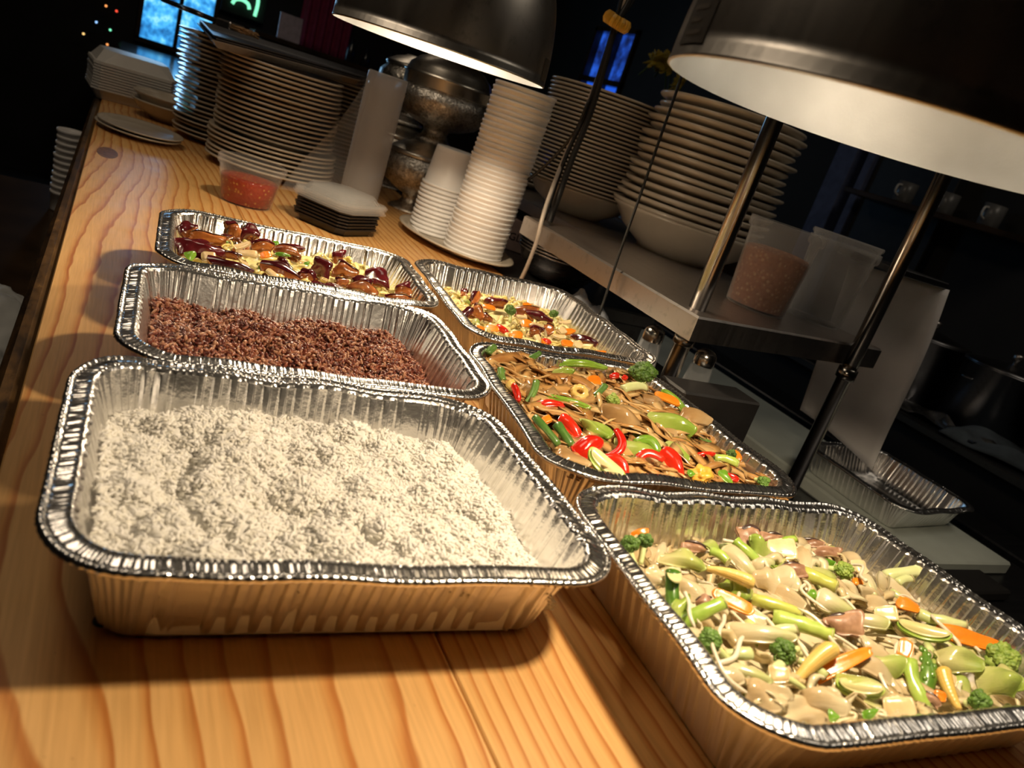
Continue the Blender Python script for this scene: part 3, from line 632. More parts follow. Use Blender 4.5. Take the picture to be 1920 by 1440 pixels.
# polystyrene boxes
def clam(w, d, h):
    def ringr(w, d, z, c): return [(-w+c, -d, z), (w-c, -d, z), (w, -d+c, z), (w, d-c, z), (w-c, d, z), (-w+c, d, z), (-w, d-c, z), (-w, -d+c, z)]
    R = [ringr(w*.82, d*.82, 0, .012), ringr(w*.93, d*.93, h-.006, .014), ringr(w, d, h-.005, .016), ringr(w, d, h, .016), ringr(w*.9, d*.9, h-.001, .014), ringr(w*.80, d*.80, .004, .012)]
    V = sum(R, []); F = [tuple(range(8))[::-1]]+[(8*k+j, 8*k+(j+1) % 8, 8*k+8+(j+1) % 8, 8*k+8+j) for k in range(5) for j in range(8)]+[tuple(40+j for j in range(8))]
    return V, F
tb = mesh('takeout_tray', *clam(.105, .105, .03), M['melamine'], False)
for k in range(10):
    o = obj('takeout_tray', tb, None, (.028+rnd.uniform(-.002, .002), 2.60, .0005+.0072*k), (0, 0, .12)); tag(o, 'white polystyrene tray in the stack at the counter end, %s from the bottom' % ordinal(k+1), 'tray', 'white trays at the counter end')
def clid(w, d, h):
    R = []
    for (s, z, c) in ((1, 0, .016), (1, .004, .016), (.95, .005, .016), (.78, h, .03), (.70, h+.001, .03)): R.append([(-w*s+c, -d*s, z), (w*s-c, -d*s, z), (w*s, -d*s+c, z), (w*s, d*s-c, z), (w*s-c, d*s, z), (-w*s+c, d*s, z), (-w*s, d*s-c, z), (-w*s, -d*s+c, z)])
    V = sum(R, []); return V, [tuple(range(8))[::-1]]+[(8*k+j, 8*k+(j+1) % 8, 8*k+8+(j+1) % 8, 8*k+8+j) for k in range(4) for j in range(8)]+[tuple(32+j for j in range(8))]
o = obj('takeout_cover', mesh('takeout_cover', *clid(.105, .105, .034), M['melamine'], False), None, (.028, 2.60, .0945), (0, 0, .12)); tag(o, 'white hinged lid topping the polystyrene tray stack', 'lid')
# ------------------------------------------------------------------ chili sauce cup
t = empty('sauce_cup', (.236, 1.545, 0)); tag(t, 'clear plastic cup half full of red chili sauce', 'cup')
obj('cup_wall', mesh('cup_wall', *lathe([(.0005, .0012), (.044, .0008), (.0465, .0005), (.0480, .003), (.0575, .066), (.0610, .067), (.0628, .070), (.0628, .080), (.0618, .081), (.0600, .080), (.0590, .0690), (.0555, .066), (.0462, .0035), (.0005, .003)], 64), M['clear']), t)
ch = lathe([(.0005, .0032), (.0452, .0036), (.0520, .046), (.0515, .0485), (.035, .0493), (.0005, .0490)], 48)
s = obj('chili_sauce', mesh('chili_sauce', *ch, M['chili']), t); s['label'] = 'red chili sauce with yellow seeds'
# ------------------------------------------------------------------ black takeaway bases with clear lids on top
def rect_ring(w, d, z, c): return [(-w+c, -d, z), (w-c, -d, z), (w, -d+c, z), (w, d-c, z), (w-c, d, z), (-w+c, d, z), (-w, d-c, z), (-w, -d+c, z)]
def tray_mesh(rows):
    V = sum([rect_ring(*r) for r in rows], []); n = len(rows)
    return V, [tuple(range(8))[::-1]]+[(8*k+j, 8*k+(j+1) % 8, 8*k+8+(j+1) % 8, 8*k+8+j) for k in range(n-1) for j in range(8)]+[tuple(8*(n-1)+j for j in range(8))]
bb = mesh('black_base', *tray_mesh([(.054, .054, 0, .014), (.058, .058, .012, .014), (.064, .064, .0125, .014), (.064, .064, .0155, .014), (.056, .056, .0152, .014), (.052, .052, .004, .013)]), M['black'], False)
for k in range(6):
    o = obj('takeaway_box', bb, None, (.402+rnd.uniform(-.0015, .0015), 1.512, .0005+.0062*k), (0, 0, .70+rnd.uniform(-.01, .01))); tag(o, 'black plastic takeaway base under the clear lids, %s from the bottom' % ordinal(k+1), 'container', 'black takeaway bases')
lb = mesh('clear_lid', *tray_mesh([(.071, .071, 0, .018), (.0725, .0725, .002, .018), (.0705, .0705, .0045, .018), (.062, .062, .0040, .02), (.055, .055, .016, .024), (.050, .050, .0165, .024)]), M['frosted'], False)
for k in range(4):
    o = obj('takeaway_cover', lb, None, (.405+rnd.uniform(-.003, .003), 1.515, .0472+.0042*k), (0, 0, .70+rnd.uniform(-.03, .03))); tag(o, 'clear plastic lid on the black takeaway bases, %s from the bottom' % ordinal(k+1), 'lid', 'clear lids on the black bases')
# cloudy sleeve of cups in a bag
t = empty('cup_sleeve', (.528, 1.835, 0)); tag(t, 'tall cloudy plastic sleeve of stacked cups with loose clear film', 'sleeve')
pr_ = [(.0005, .0006), (.044, .0006)]+[(.0455+.0006*(k % 2), .004+.29*k/60) for k in range(61)]+[(.046, .300), (.043, .303), (.0005, .3005)]
obj('sleeve_body', mesh('sleeve_body', *lathe(pr_, 56), M['sleeve']), t)
obj('cup_core', mesh('cup_core', *lathe([(.0005, .002)]+[(.040-.0016*(k % 2), .003+.285*k/46) for k in range(47)]+[(.0005, .291)], 40), M['frosted']), t)
nz = Noise(3, 12, 2); U, Vv = np.meshgrid(np.linspace(0, 1, 26), np.linspace(0, 1, 30)); U, Vv = U.ravel(), Vv.ravel()
wid = .012+.155*(1-Vv)**1.15
X = -.038-wid*U*.92; Y = -.018-wid*U*.50; Z = .008+.272*Vv-.0*U
fold = nz(np.c_[U*5+Vv*2, Vv*4])*.007*np.minimum(1, U*3); X = X+fold*.4; Y = Y-fold
i, j = np.meshgrid(np.arange(29), np.arange(25), indexing='ij'); Fq = np.stack([i*26+j, i*26+j+1, (i+1)*26+j+1, (i+1)*26+j], -1).reshape(-1, 4)
f = obj('bag_film', mesh('bag_film', np.c_[X, Y, Z], Fq, M['wrap']), t); f['label'] = 'loose clear film hanging from the sleeve'
# ------------------------------------------------------------------ sheet pans lying on the plate stacks
def sheet_pan(z, dx, dy, lab, rz=.0, mat='darksteel'):
    nl, nr, fr, fl = [np.array(p, float) for p in ((.150, 1.80, 0), (.50, 1.955, .012), (.72, 2.50, .020), (.16, 2.42, .012))]
    c = (nl+nr+fr+fl)/4; q = [p-c for p in (nl, nr, fr, fl)]
    def rg(s, zz): return [(p[0]*s, p[1]*s, p[2]+zz) for p in q]
    rows = [rg(.93, 0), rg(.985, .012), rg(1.0, .012), rg(1.0, .0142), rg(.98, .0145), rg(.925, .0018)]
    V = sum(rows, []); F = [(3, 2, 1, 0)]+[(4*k+j, 4*k+(j+1) % 4, 4*k+4+(j+1) % 4, 4*k+4+j) for k in range(5) for j in range(4)]+[(20, 21, 22, 23)]
    o = obj('sheet_pan', mesh('sheet_pan', V, F, M[mat], False), None, (c[0]+dx, c[1]+dy, z), (0, 0, rz)); return tag(o, lab, 'baking tray', 'sheet pans on the plate stacks')
sheet_pan(.2560, 0, 0, 'lowest and shiniest of three sheet pans lying on the plate stacks', 0, 'steel'); sheet_pan(.2605, .006, .004, 'middle of three dark sheet pans lying on the plate stacks', .006); sheet_pan(.2650, .004, .008, 'topmost of three dark sheet pans lying on the plate stacks', -.004)
# pastry brush and tongs on the pans' corner
t = empty('pastry_brush', (.20, 1.93, .282)); tag(t, 'pastry brush with a dark handle on the corner of the sheet pans', 'brush')
t.rotation_euler = (0, 0, 2.2)
obj('handle', mesh('handle', *tube(smoothpath([(.03, 0, .012), (.12, .0, .014), (.22, .01, .018)]), .009, 8, True, .6), M['black']), t)
obj('ferrule', mesh('ferrule', *box(-.012, .034, -.022, .022, .004, .020, .003), M['steel'], False), t)
br = [tube([(-.012, y, .012+rnd.uniform(-.005, .005)), (-.048+rnd.uniform(-.006, .006), y*1.2, .004+rnd.uniform(0, .012))], .0012, 4) for y in np.linspace(-.02, .02, 26) for _ in range(3)]
o = obj('bristles', mesh('bristles', *join(br), simple('bristle', (.34, .2, .09), .7)), t); o['kind'] = 'stuff'
t = empty('tongs', (.17, 2.06, .286)); tag(t, 'dark kitchen tongs lying on the sheet pans by the window', 'tongs')
for s in (-1, 1): obj('arm', mesh('arm', *tube(smoothpath([(-.06, .25, .012), (-.05+s*.012, .12, .014), (-.05+s*.024, 0, .012), (-.05+s*.014, -.07, .010)]), .0095, 8, True, .35), M['darksteel']), t)
# ------------------------------------------------------------------ engraved silver bowls
def silver(name, label, loc, prof_body, prof_lid, handle, s=1.0, rz=0, group=None):
    t = empty(name, loc, (0, 0, rz)); t.scale = (s, s, s); tag(t, label, 'silver bowl', group)
    obj('body', mesh('body', *lathe(prof_body, 64), M['silver']), t)
    band = [(r+.0012, z) for r, z in prof_lid[:4]]
    obj('lid', mesh('lid', *lathe(prof_lid, 64), M['silverplain']), t)
    if handle:
        for sgn in (1, -1):
            a = np.linspace(0, 6.283, 33); ringp = np.c_[np.full(33, 0), .027*np.cos(a), .027*np.sin(a)]
            V, F = tube(ringp, .0028, 8, False); V = np.asarray(V)+np.array([sgn*(handle[0]+.004), 0, handle[1]]); h = obj('ring_handle', mesh('ring_handle', V, F, M['silverplain']), t)
    return t
low_b = [(.0005, .002), (.052, 0), (.054, .004), (.048, .009), (.030, .018), (.022, .030), (.024, .042), (.050, .052), (.082, .072), (.098, .100), (.096, .122), (.084, .136), (.080, .142), (.077, .142), (.08, .13), (.0005, .125)]
low_l = [(.084, .139), (.087, .143), (.086, .148), (.080, .152), (.062, .164), (.040, .172), (.034, .176), (.0005, .178)]
up_b = [(.0005, .002), (.046, 0), (.047, .006), (.038, .012), (.031, .026), (.034, .036), (.060, .043), (.095, .058), (.120, .084), (.126, .104), (.118, .120), (.108, .128), (.105, .128), (.11, .118), (.0005, .11)]
up_l = [(.1075, .126), (.112, .129), (.112, .150), (.1155, .152), (.116, .156), (.110, .160), (.104, .176), (.082, .196), (.048, .210), (.020, .216), (.012, .226), (.014, .234), (.0005, .238)]
low = silver('silver_bowl', 'lower engraved silver pedestal bowl with ring handles behind the cups', (.690, 1.935, .0), low_b, low_l, (.094, .112), 1.0, -1.15)
silver('silver_bowl', 'upper lidded silver bowl standing on the lower one under the lamp', (.722, 1.975, .1785), up_b, up_l, None, 1.0)
silver('silver_bowl', 'second engraved silver bowl half hidden behind the cloudy sleeve', (.73, 2.28, .0), low_b, low_l, (.094, .112), 1.05, .3)
silver('silver_bowl', 'lidded silver bowl with ring handles stacked behind the sleeve', (.735, 2.29, .188), low_b, low_l, (.094, .112), 1.05, -1.3)
# ------------------------------------------------------------------ salt shakers, steel bowls, gloves box, black box on the ledge
def shaker(loc, label):
    t = empty('salt_shaker', loc); tag(t, label, 'salt shaker')
    V, F = lathe([(.0005, .0012), (.020, .001), (.0215, .003), (.0195, .03), (.0165, .056), (.0150, .060), (.0138, .0595), (.0150, .055), (.0178, .03), (.0195, .0055), (.0005, .0045)], 8); obj('glass', mesh('glass', V, F, M['glass'], False), t)
    obj('salt', mesh('salt', *lathe([(.0005, .0048), (.0188, .006), (.0180, .020), (.010, .0235), (.0005, .022)], 20), M['salt']), t)
    obj('cap', mesh('cap', *lathe([(.0162, .0565), (.0168, .060), (.0166, .070), (.0150, .0755), (.010, .0795), (.0045, .0815), (.0005, .082)], 32), M['cap']), t)
shaker((.772, .925, .0005), 'glass salt shaker with metal cap beside the right eggplant tray')
shaker((.815, .845, .0005), 'glass salt shaker standing behind the steel shelf pole')
mb = mesh('mixing_bowl', *lathe([(.0005, .0015), (.045, .0), (.066, .008), (.088, .035), (.095, .056), (.100, .058), (.1005, .060), (.099, .0612), (.094, .059), (.086, .036), (.064, .0105), (.0005, .0035)], 56), M['bowlsteel'])
for k in range(4):
    o = obj('mixing_bowl', mb, None, (.898, 1.47, .0006+.0068*k)); tag(o, 'steel mixing bowl under the shelf edge, %s from the bottom of its nest' % ordinal(k+1), 'mixing bowl', 'nested steel bowls under the shelf')
t = empty('glove_box', (.955, 1.75, .0005)); tag(t, 'dull cardboard glove box under the shelf behind the cups', 'box')
t.rotation_euler = (0, 0, -.5)
obj('carton', mesh('carton', *box(-.12, .12, -.06, .06, 0, .078, .002), simple('dull_carton', (.30, .22, .20), .7), False), t)
def text(name, body, size, mat, parent, loc, rot, extrude=.0004):
    cu = bpy.data.curves.new(name, 'FONT'); cu.body = body; cu.size = size; cu.extrude = extrude; cu.align_x = 'CENTER'; cu.align_y = 'CENTER'
    tmp = bpy.data.objects.new(name, cu); COL.objects.link(tmp); me = bpy.data.meshes.new_from_object(tmp.evaluated_get(bpy.context.evaluated_depsgraph_get())); bpy.data.objects.remove(tmp); bpy.data.curves.remove(cu)
    me.materials.append(mat); me.name = name; o = obj(name, me, parent, loc, rot); return o
text('lettering', 'GLOVES', .026, simple('print_dark', (.02, .015, .02), .6), t, (0, -.0606, .035), (math.pi/2, 0, 0))
o = obj('black_box', mesh('black_box', *join([box(.706, .852, .742, .800, -.2175, .046, .003)]), M['blackbox'], False)); tag(o, 'matt black upright box between the noodle tray and the shelf poles', 'box')
# crumpled clear bag lying under the shelf
nz = Noise(8, 14, 2); g = np.linspace(-1, 1, 34); X, Y = np.meshgrid(g, g); X, Y = X.ravel(), Y.ravel()
V = np.c_[X*.054, Y*.13, .022+.016*nz(np.c_[X*3, Y*4])*(1-np.maximum(abs(X), abs(Y))**4)+.004*nz(np.c_[X*9, Y*12])-.018*np.maximum(abs(X), abs(Y))**3]; V[:, 2] = np.maximum(V[:, 2], .001)
i, j = np.meshgrid(np.arange(33), np.arange(33), indexing='ij'); Fq = np.stack([i*34+j, i*34+j+1, (i+1)*34+j+1, (i+1)*34+j], -1).reshape(-1, 4)
o = obj('plastic_bag', mesh('plastic_bag', V, Fq, film('crinkled_bag', (.8, .88, 1), .7, .1, .3)), None, (.808, 1.17, .0006)); tag(o, 'crumpled clear plastic bag on the steel ledge under the shelf', 'bag')
# ------------------------------------------------------------------ deli containers on the shelf
def container(loc, label, fill):
    t = empty('deli_container', loc); tag(t, label, 'container')
    obj('wall', mesh('wall', *lathe([(.0005, .0015), (.046, .001), (.050, .0), (.0515, .003), (.0595, .128), (.0630, .129), (.0650, .132), (.0655, .146), (.0640, .147), (.0625, .132), (.0580, .128), (.0500, .004), (.0005, .003)], 56), M['frosted']), t)
    if fill:
        nzz = Noise(4, 10, 2); V, F = lathe([(.0005, .0034), (.0488, .0045), (.0555, .098), (.052, .101), (.035, .104), (.015, .101), (.0005, .1)], 40); s = obj('dry_flakes', mesh('dry_flakes', V, F, M['brownfill']), t); s['label'] = 'reddish brown dry flakes'
    else:
        obj('inner_cup', mesh('inner_cup', *lathe([(.0005, .006), (.0475, .006), (.0570, .131), (.0615, .150), (.0640, .152), (.0648, .157), (.0632, .159), (.0555, .131), (.0465, .0075), (.0005, .0075)], 48), M['frosted']), t)
container((1.000, .975, ZS), 'tall deli container of brown flakes on the shelf behind the pole', True)
container((1.175, 1.000, ZS), 'empty frosted deli container at the shelf end', False)
# ------------------------------------------------------------------ paper sheet hanging at the shelf end
tl, tr_, br_, bl_ = [np.array(p) for p in ((1.268, 1.052, .253), (1.40, .925, .264), (1.372, .872, -.105), (1.338, 1.066, -.068))]
U, Vv = np.meshgrid(np.linspace(0, 1, 16), np.linspace(0, 1, 24)); U, Vv = U.ravel()[:, None], Vv.ravel()[:, None]
Pp = (tl*(1-U)+tr_*U)*(1-Vv)+(bl_*(1-U)+br_*U)*Vv
Pp = Pp+np.array([.6, .75, 0])*(.028*np.sin(U*math.pi)*(.25+Vv)-.014*np.sin(Vv*5.2)*U)
i, j = np.meshgrid(np.arange(23), np.arange(15), indexing='ij'); Fq = np.stack([i*16+j, i*16+j+1, (i+1)*16+j+1, (i+1)*16+j], -1).reshape(-1, 4)
c0 = Pp.mean(0); o = obj('paper_sheet', mesh('paper_sheet', Pp-c0, Fq, M['paper']), None, tuple(c0)); tag(o, 'white paper sheet hanging curled behind the far shelf pole', 'paper')
md = o.modifiers.new('thickness', 'SOLIDIFY'); md.thickness = .0006
o = obj('ticket_clip', mesh('ticket_clip', *box(1.226, 1.40, .93, 1.06, .262, .275, .002), M['darksteel'], False)); tag(o, 'dark steel ticket rail holding the hanging paper sheet', 'rail')
o.data.transform(Matrix.Translation((-1.313, -.995, -.268))); o.location = (1.313, .995, .268)
# ------------------------------------------------------------------ cutting board on the prep table
o = obj('cutting_board', mesh('cutting_board', *box(1.355, 1.66, .70, 1.95, -.2178, -.1905, .004), M['board'], False)); tag(o, 'long white plastic cutting board on the prep table under the empty tray', 'cutting board')
o = obj('dark_tray_lid', mesh('drawer', *box(1.28, 1.53, .62, .690, -.2175, -.196, .004), M['blackbox'], False)); tag(o, 'flat black box lying in front of the white cutting board', 'box'); o.name = 'flat_box'
# ------------------------------------------------------------------ cables
def cable(name, pts, r, mat, label, cat='cable'):
    o = obj(name, mesh(name, *tube(smoothpath(pts, 8), r, 8), mat)); return tag(o, label, cat)
cable('grey_cable', [(.7262, 1.315, .003), (.7262, 1.30, .04), (.7262, 1.293, .10), (.7265, 1.30, .145), (.745, 1.335, .185), (.780, 1.39, .26), (.792, 1.395, .33), (.796, 1.392, .42), (.797, 1.389, .52), (.80, 1.39, .8), (.81, 1.39, 1.89)], .0042, M['cable'], 'pale grey cable running down the black cable bundle')
for k, (dx, dy, lb) in enumerate(((.006, .0, 'thickest black cable of the bundle on the rear shelf pole'), (.012, .008, 'black cable of the bundle looping behind the pale one'), (-.003, .010, 'black cable of the bundle nearest the plate stack'))):
    cable('black_cable', [(.772+dx, 1.36+dy, .138), (.776+dx, 1.365+dy, .20), (.782+dx, 1.372+dy, .27), (.796+dx*.5, 1.380+dy, .36), (.794+dx*.3, 1.382+dy*.5, .46), (.793+dx*.3, 1.384+dy*.4, .52), (.80+dx*3, 1.384+dy, .75), (.82+dx*6, 1.384, 1.89)], .0062-.0010*k, M['rubber'], lb)
cable('thin_cord', [(.7215, 1.010, .001), (.722, 1.012, .08), (.7225, 1.018, .16), (.7225, 1.020, .26), (.7225, 1.024, .39), (.723, 1.03, .7), (.73, 1.03, 1.89)], .0022, M['rubber'], 'thin black cord hanging in front of the shelf edge')
cable('black_cable', [(.70, 1.75, .03), (.73, 1.62, .10), (.76, 1.48, .19), (.785, 1.40, .30), (.79, 1.385, .38)], .0032, M['rubber'], 'black cable slanting from the plates up to the bundle')
a = np.linspace(0, 6.283, 73); V, F = lathe([(.018, -.009), (.022, -.011), (.026, -.004), (.026, .005), (.022, .012), (.018, .010)], 72, True)
V = np.asarray(V); rr = 1+.08*np.sign(np.sin(np.arange(len(V)) % 72*2*np.pi/72*18)); V[:, :2] *= rr[:, None]
o = obj('yellow_tie', mesh('yellow_tie', V, F, M['yellow'], False), None, (.794, 1.386, .525), (.25, .1, 0)); tag(o, 'ribbed yellow tie ring round the cable bundle', 'tie')
# ------------------------------------------------------------------ kitchen side: pots, towel, wall items
def pot(x, y, R, h, label):
    t = empty('stock_pot', (x, y, -.0945)); tag(t, label, 'pot')
    obj('body', mesh('body', *lathe([(.0005, .0), (R-.008, 0), (R, .008), (R, h-.004), (R+.005, h-.002), (R+.005, h+.002), (R-.002, h+.001), (R-.003, .012), (.0005, .01)], 56), M['darksteel']), t)
    l = obj('lid', mesh('lid', *lathe([(R+.004, h+.0025), (R+.004, h+.006), (R*.85, h+.012), (R*.3, h+.022), (.0005, h+.024)], 56), M['darksteel']), t)
    obj('knob', mesh('knob', *lathe([(.006, h+.0235), (.006, h+.034), (.013, h+.038), (.013, h+.050), (.008, h+.054), (.0005, h+.054)], 24), M['steel']), l)
    for s in (-1, 1):
        obj('handle', mesh('handle', *tube(smoothpath([(-R-.001, s*.04, h*.75), (-R-.03, s*.03, h*.77), (-R-.03, 0, h*.77)]), .004, 8), M['darksteel']), t) if s == 1 else None
for k, (y, w) in enumerate(((1.44, 'stock pot standing next to the hanging paper'), (1.19, 'stock pot in the middle of the dark row'), (.94, 'stock pot at the near end of the dark row'))): pot(2.20+.02*k, y, .115, .185, 'steel '+w)
nz = Noise(21, 14, 2); g = np.linspace(-1, 1, 30); X, Y = np.meshgrid(g, g); X, Y = X.ravel(), Y.ravel()
V = np.c_[X*.14+.006*nz(np.c_[Y*2, X]), Y*.12+.006*nz(np.c_[X*2, Y]), (.045+.022*nz(np.c_[X*2.5, Y*2.5]))*(1-.8*np.maximum(abs(X), abs(Y))**4)]; V[:, 2] = np.maximum(V[:, 2], .003)
i, j = np.meshgrid(np.arange(29), np.arange(29), indexing='ij'); Fq = np.stack([i*30+j, i*30+j+1, (i+1)*30+j+1, (i+1)*30+j], -1).reshape(-1, 4)
st = obj('side_ledge', mesh('side_ledge', *join([box(1.80, 1.94, -.6, 2.3, -.26, -.215, .004), box(1.82, 1.92, -.5, 2.2, -1.0, -.261)]), M['darksteel'], False)); tag(st, 'narrow dark ledge before the kitchen back counter', 'ledge')
o = obj('dish_towel', mesh('dish_towel', V, Fq, M['towel']), None, (2.11, 1.06, -.094), (0, 0, .3)); tag(o, 'crumpled blue grey dish towel on the dark kitchen counter', 'towel'); o.modifiers.new('thickness', 'SOLIDIFY').thickness = .004
nz = Noise(22, 14, 2); V = np.c_[X*.06+.01*nz(np.c_[Y*5, X]), Y*.33, .010+.007*nz(np.c_[X*4, Y*14])]; V[:, 2] = np.maximum(V[:, 2], .001)
o = obj('foil_sheet', mesh('foil_sheet', V, Fq, M['foil'], False), None, (2.035, 1.38, -.0945), (0, 0, 0)); tag(o, 'crumpled sheet of foil along the foot of the steel pots', 'foil')
ws = obj('wall_ledge', mesh('wall_ledge', *box(2.55, 2.749, 1.55, 2.3, .44, .46, .002), M['darkwood'], False)); tag(ws, 'dark wall shelf over the steel pots', 'shelf')
for k, (y, lb) in enumerate(((2.08, 'small pale mug at the far end of the dark wall shelf'), (1.90, 'small grey mug in the middle of the dark wall shelf'), (1.72, 'small grey mug at the near end of the dark wall shelf'))):
    t = empty('mug', (2.62, y, .4605)); tag(t, lb, 'mug'); obj('body', mesh('body', *lathe([(.0005, 0), (.03, 0), (.035, .004), (.037, .075), (.035, .076), (.033, .006), (.0005, .005)], 32), simple('mug_glaze_%d' % k, (.16, .16, .16), .3)), t)
    obj('handle', mesh('handle', *tube(smoothpath([(-.034, 0, .06), (-.055, 0, .055), (-.055, 0, .03), (-.034, 0, .02)]), .004, 8), M['melamine']), t)
# orchid in a vase on a sideboard by the blue window
sb = empty('sideboard', (2.2, 3.05, -1)); tag(sb, 'dark sideboard against the right wall beyond the shelf', 'sideboard')
obj('carcass', mesh('carcass', *box(-.25, .5, -.45, .45, 0, 1.1, .004), M['darkwood'], False), sb)
for s in (-1, 1):
    d = obj('door', mesh('door', *box(-.268, -.2505, .02 if s > 0 else -.43, .43 if s > 0 else -.02, .05, 1.05, .003), M['darkwood'], False), sb); obj('knob', mesh('knob', *lathe([(.0005, 0), (.012, .004), (.012, .014), (.0005, .018)], 16), M['steel']), d).matrix_local = Matrix.Translation((-.2685, s*.06, .55)) @ Matrix.Rotation(-math.pi/2, 4, 'Y')
t = empty('orchid', (2.12, 3.0, .1005)); tag(t, 'yellow orchid sprays in a dark vase beside the blue window', 'flowers')
obj('vase', mesh('vase', *lathe([(.0005, 0), (.045, 0), (.06, .05), (.055, .12), (.03, .17), (.036, .19), (.032, .19), (.026, .17), (.0005, .1)], 32), M['darkwood']), t)
pm = simple('orchid_petal', (.5, .36, .03), .6, sss=.2); rq = random.Random(3)
for k, tip in enumerate(((-.10, .0, .62), (-.17, -.03, .60), (-.05, -.08, .55))):
    P = smoothpath([(0, 0, .17), (tip[0]*.2, tip[1]*.2, .38), (tip[0]*.6, tip[1]*.7, .56), tip, (tip[0]*1.4, tip[1], tip[2]-.08)]); st_ = obj('stem', mesh('stem', *tube(P, .0035, 6), simple('orchid_stem', (.06, .10, .02), .6)), t)
    for m_ in range(9):
        p = P[int(len(P)*.55)+m_*int(len(P)*.44/9)]; parts = []
        for q in range(5):
            an = q*1.257+rq.uniform(-.2, .2); d = np.array([math.cos(an)*.3-.6, math.sin(an), math.sin(an*1.3+.5)]); d /= np.linalg.norm(d); V, F = ico(1)
            B = np.cross(d, (0, 0, 1)); B /= np.linalg.norm(B); C_ = np.cross(d, B); parts.append((p+d*.024+V[:, :1]*d*.024+V[:, 1:2]*B*.012+V[:, 2:]*C_*.004, F))
        obj('blossom', mesh('blossom', *join(parts), pm), st_)
# ------------------------------------------------------------------ dining-room side, left of the counter
def tubs(x, y, z0, n, label):
    me = mesh('tub', *lathe([(.0005, .001), (.027, 0), (.029, .004), (.031, .046), (.0335, .047), (.034, .054), (.033, .055), (.030, .046), (.028, .005), (.0005, .003)], 40), M['cup'])
    for k in range(n):
        o = obj('plastic_tub', me, None, (x+rnd.uniform(-.002, .002), y, z0+.0165*k)); tag(o, 'white plastic tub in the stack left of the counter edge, %s from the bottom' % ordinal(k+1), 'tub', 'white tubs left of the counter')
sd = empty('side_stand', (-.30, 1.55, -1.0)); tag(sd, 'low dark stand left of the counter holding white tubs and bags', 'stand')
obj('stand_top', mesh('stand_top', *box(-.22, .235, -.55, 1.15, .66, .69, .004), M['darkwood'], False), sd)
for x in (-.2, .2):
    for y in (-.5, 1.1): obj('leg', mesh('leg', *box(x-.02, x+.02, y-.02, y+.02, 0, .659, .002), M['darkwood'], False), sd)
tubs(-.094, 2.42, -.3095, 11, '')
def bag(name, loc, sx, sy, h, seed, label):
    V, F = ico(4); V = V.copy(); nz = Noise(seed, 16); w = nz(V, 2.2)*.16+nz(V, 6)*.06+np.abs(nz(V, 11))*.04; V = V*(1+w)[:, None]; V[:, 2] = np.maximum(V[:, 2], -.55); V = (V+np.array([0, 0, .55]))*np.array([sx, sy, h])
    o = obj(name, mesh(name, V, F, M['bag']), None, loc); return tag(o, label, 'bag')
bag('carrier_bag', (-.165, 1.25, -.3095), .09, .15, .085, 5, 'crumpled white carrier bag on the stand left of the counter, nearer one')
bag('carrier_bag', (-.21, 1.50, -.3095), .11, .12, .06, 9, 'crumpled white carrier bag on the stand, farther along the counter')
t = empty('dining_chair', (-.80, 3.25, -1.0), (0, 0, -.15)); tag(t, 'navy upholstered dining chair with brown armrests left of the bar', 'chair')
obj('seat', mesh('seat', *box(-.25, .25, -.25, .25, .40, .50, .03), M['bluecloth'], False), t); obj('backrest', mesh('backrest', *box(-.25, .25, .2, .29, .5, 1.0, .03), M['bluecloth'], False), t)
for s in (-1, 1):
    obj('armrest', mesh('armrest', *tube(smoothpath([(s*.27, .22, .70), (s*.28, 0, .71), (s*.27, -.25, .68)]), .022, 10, True, .6), M['armwood']), t)
    for y in (-.22, .22): obj('leg', mesh('leg', *tube([(s*.27, y, 0), (s*.27, y, .69)], .018, 10), M['armwood']), t)
# far end: curtain, menu card, sign, fairy lights
U, Vv = np.meshgrid(np.linspace(0, 1, 90), np.linspace(0, 1, 12)); U, Vv = U.ravel(), Vv.ravel()
V = np.c_[1.02+.36*U, 5.93+.022*np.sin(U*38+np.sin(Vv*3))*(.5+.5*Vv), 1.2-.95*Vv]; i, j = np.meshgrid(np.arange(11), np.arange(89), indexing='ij'); Fq = np.stack([i*90+j, i*90+j+1, (i+1)*90+j+1, (i+1)*90+j], -1).reshape(-1, 4)
cur = obj('curtain', mesh('curtain', V-np.array([1.2, 5.93, .7]), Fq, simple('magenta_curtain', (.42, .05, .13), .8, sss=.1)), None, (1.2, 5.93, .7)); tag(cur, 'magenta curtain on the far back wall', 'curtain')
cur.modifiers.new('thickness', 'SOLIDIFY').thickness = .002
o = obj('console', mesh('console', *join([box(.70, 1.9, 5.55, 5.85, .26, .29, .004), box(.75, 1.85, 5.6, 5.82, -1.0, .259)]), M['darkwood'], False)); tag(o, 'dark console under the magenta curtain', 'console')
o = obj('menu_card', mesh('menu_card', *box(-.075, .075, -.004, .004, 0, .16, .001), simple('menu_card', (.7, .6, .66), .6), False), None, (.93, 5.70, .2905), (-.15, 0, .1)); tag(o, 'pale menu card standing on the far console', 'card')
for k, (x, h, lb) in enumerate(((1.34, .15, 'dark bottle on the far console beside the curtain'), (1.45, .12, 'short dark bottle on the far console'), (1.62, .16, 'dark bottle at the right end of the far console'))):
    o = obj('bottle', mesh('bottle', *lathe([(.0005, 0), (.03, 0), (.033, .01), (.033, h*.55), (.012, h*.75), (.011, h), (.0005, h)], 24), simple('bottle_%d' % k, (.02, .02, .025), .2)), None, (x, 5.68, .2905)); tag(o, lb, 'bottle')
sg = empty('lit_sign', (.655, 5.95, .43)); tag(sg, 'green lit sign on the far wall above the sheet pans', 'sign')
obj('back_panel', mesh('back_panel', *box(-.14, .14, .0, .03, -.09, .22, .004), M['dark'], False), sg)
gm = emit('green_tube', (.25, 1, .55), 1.3)
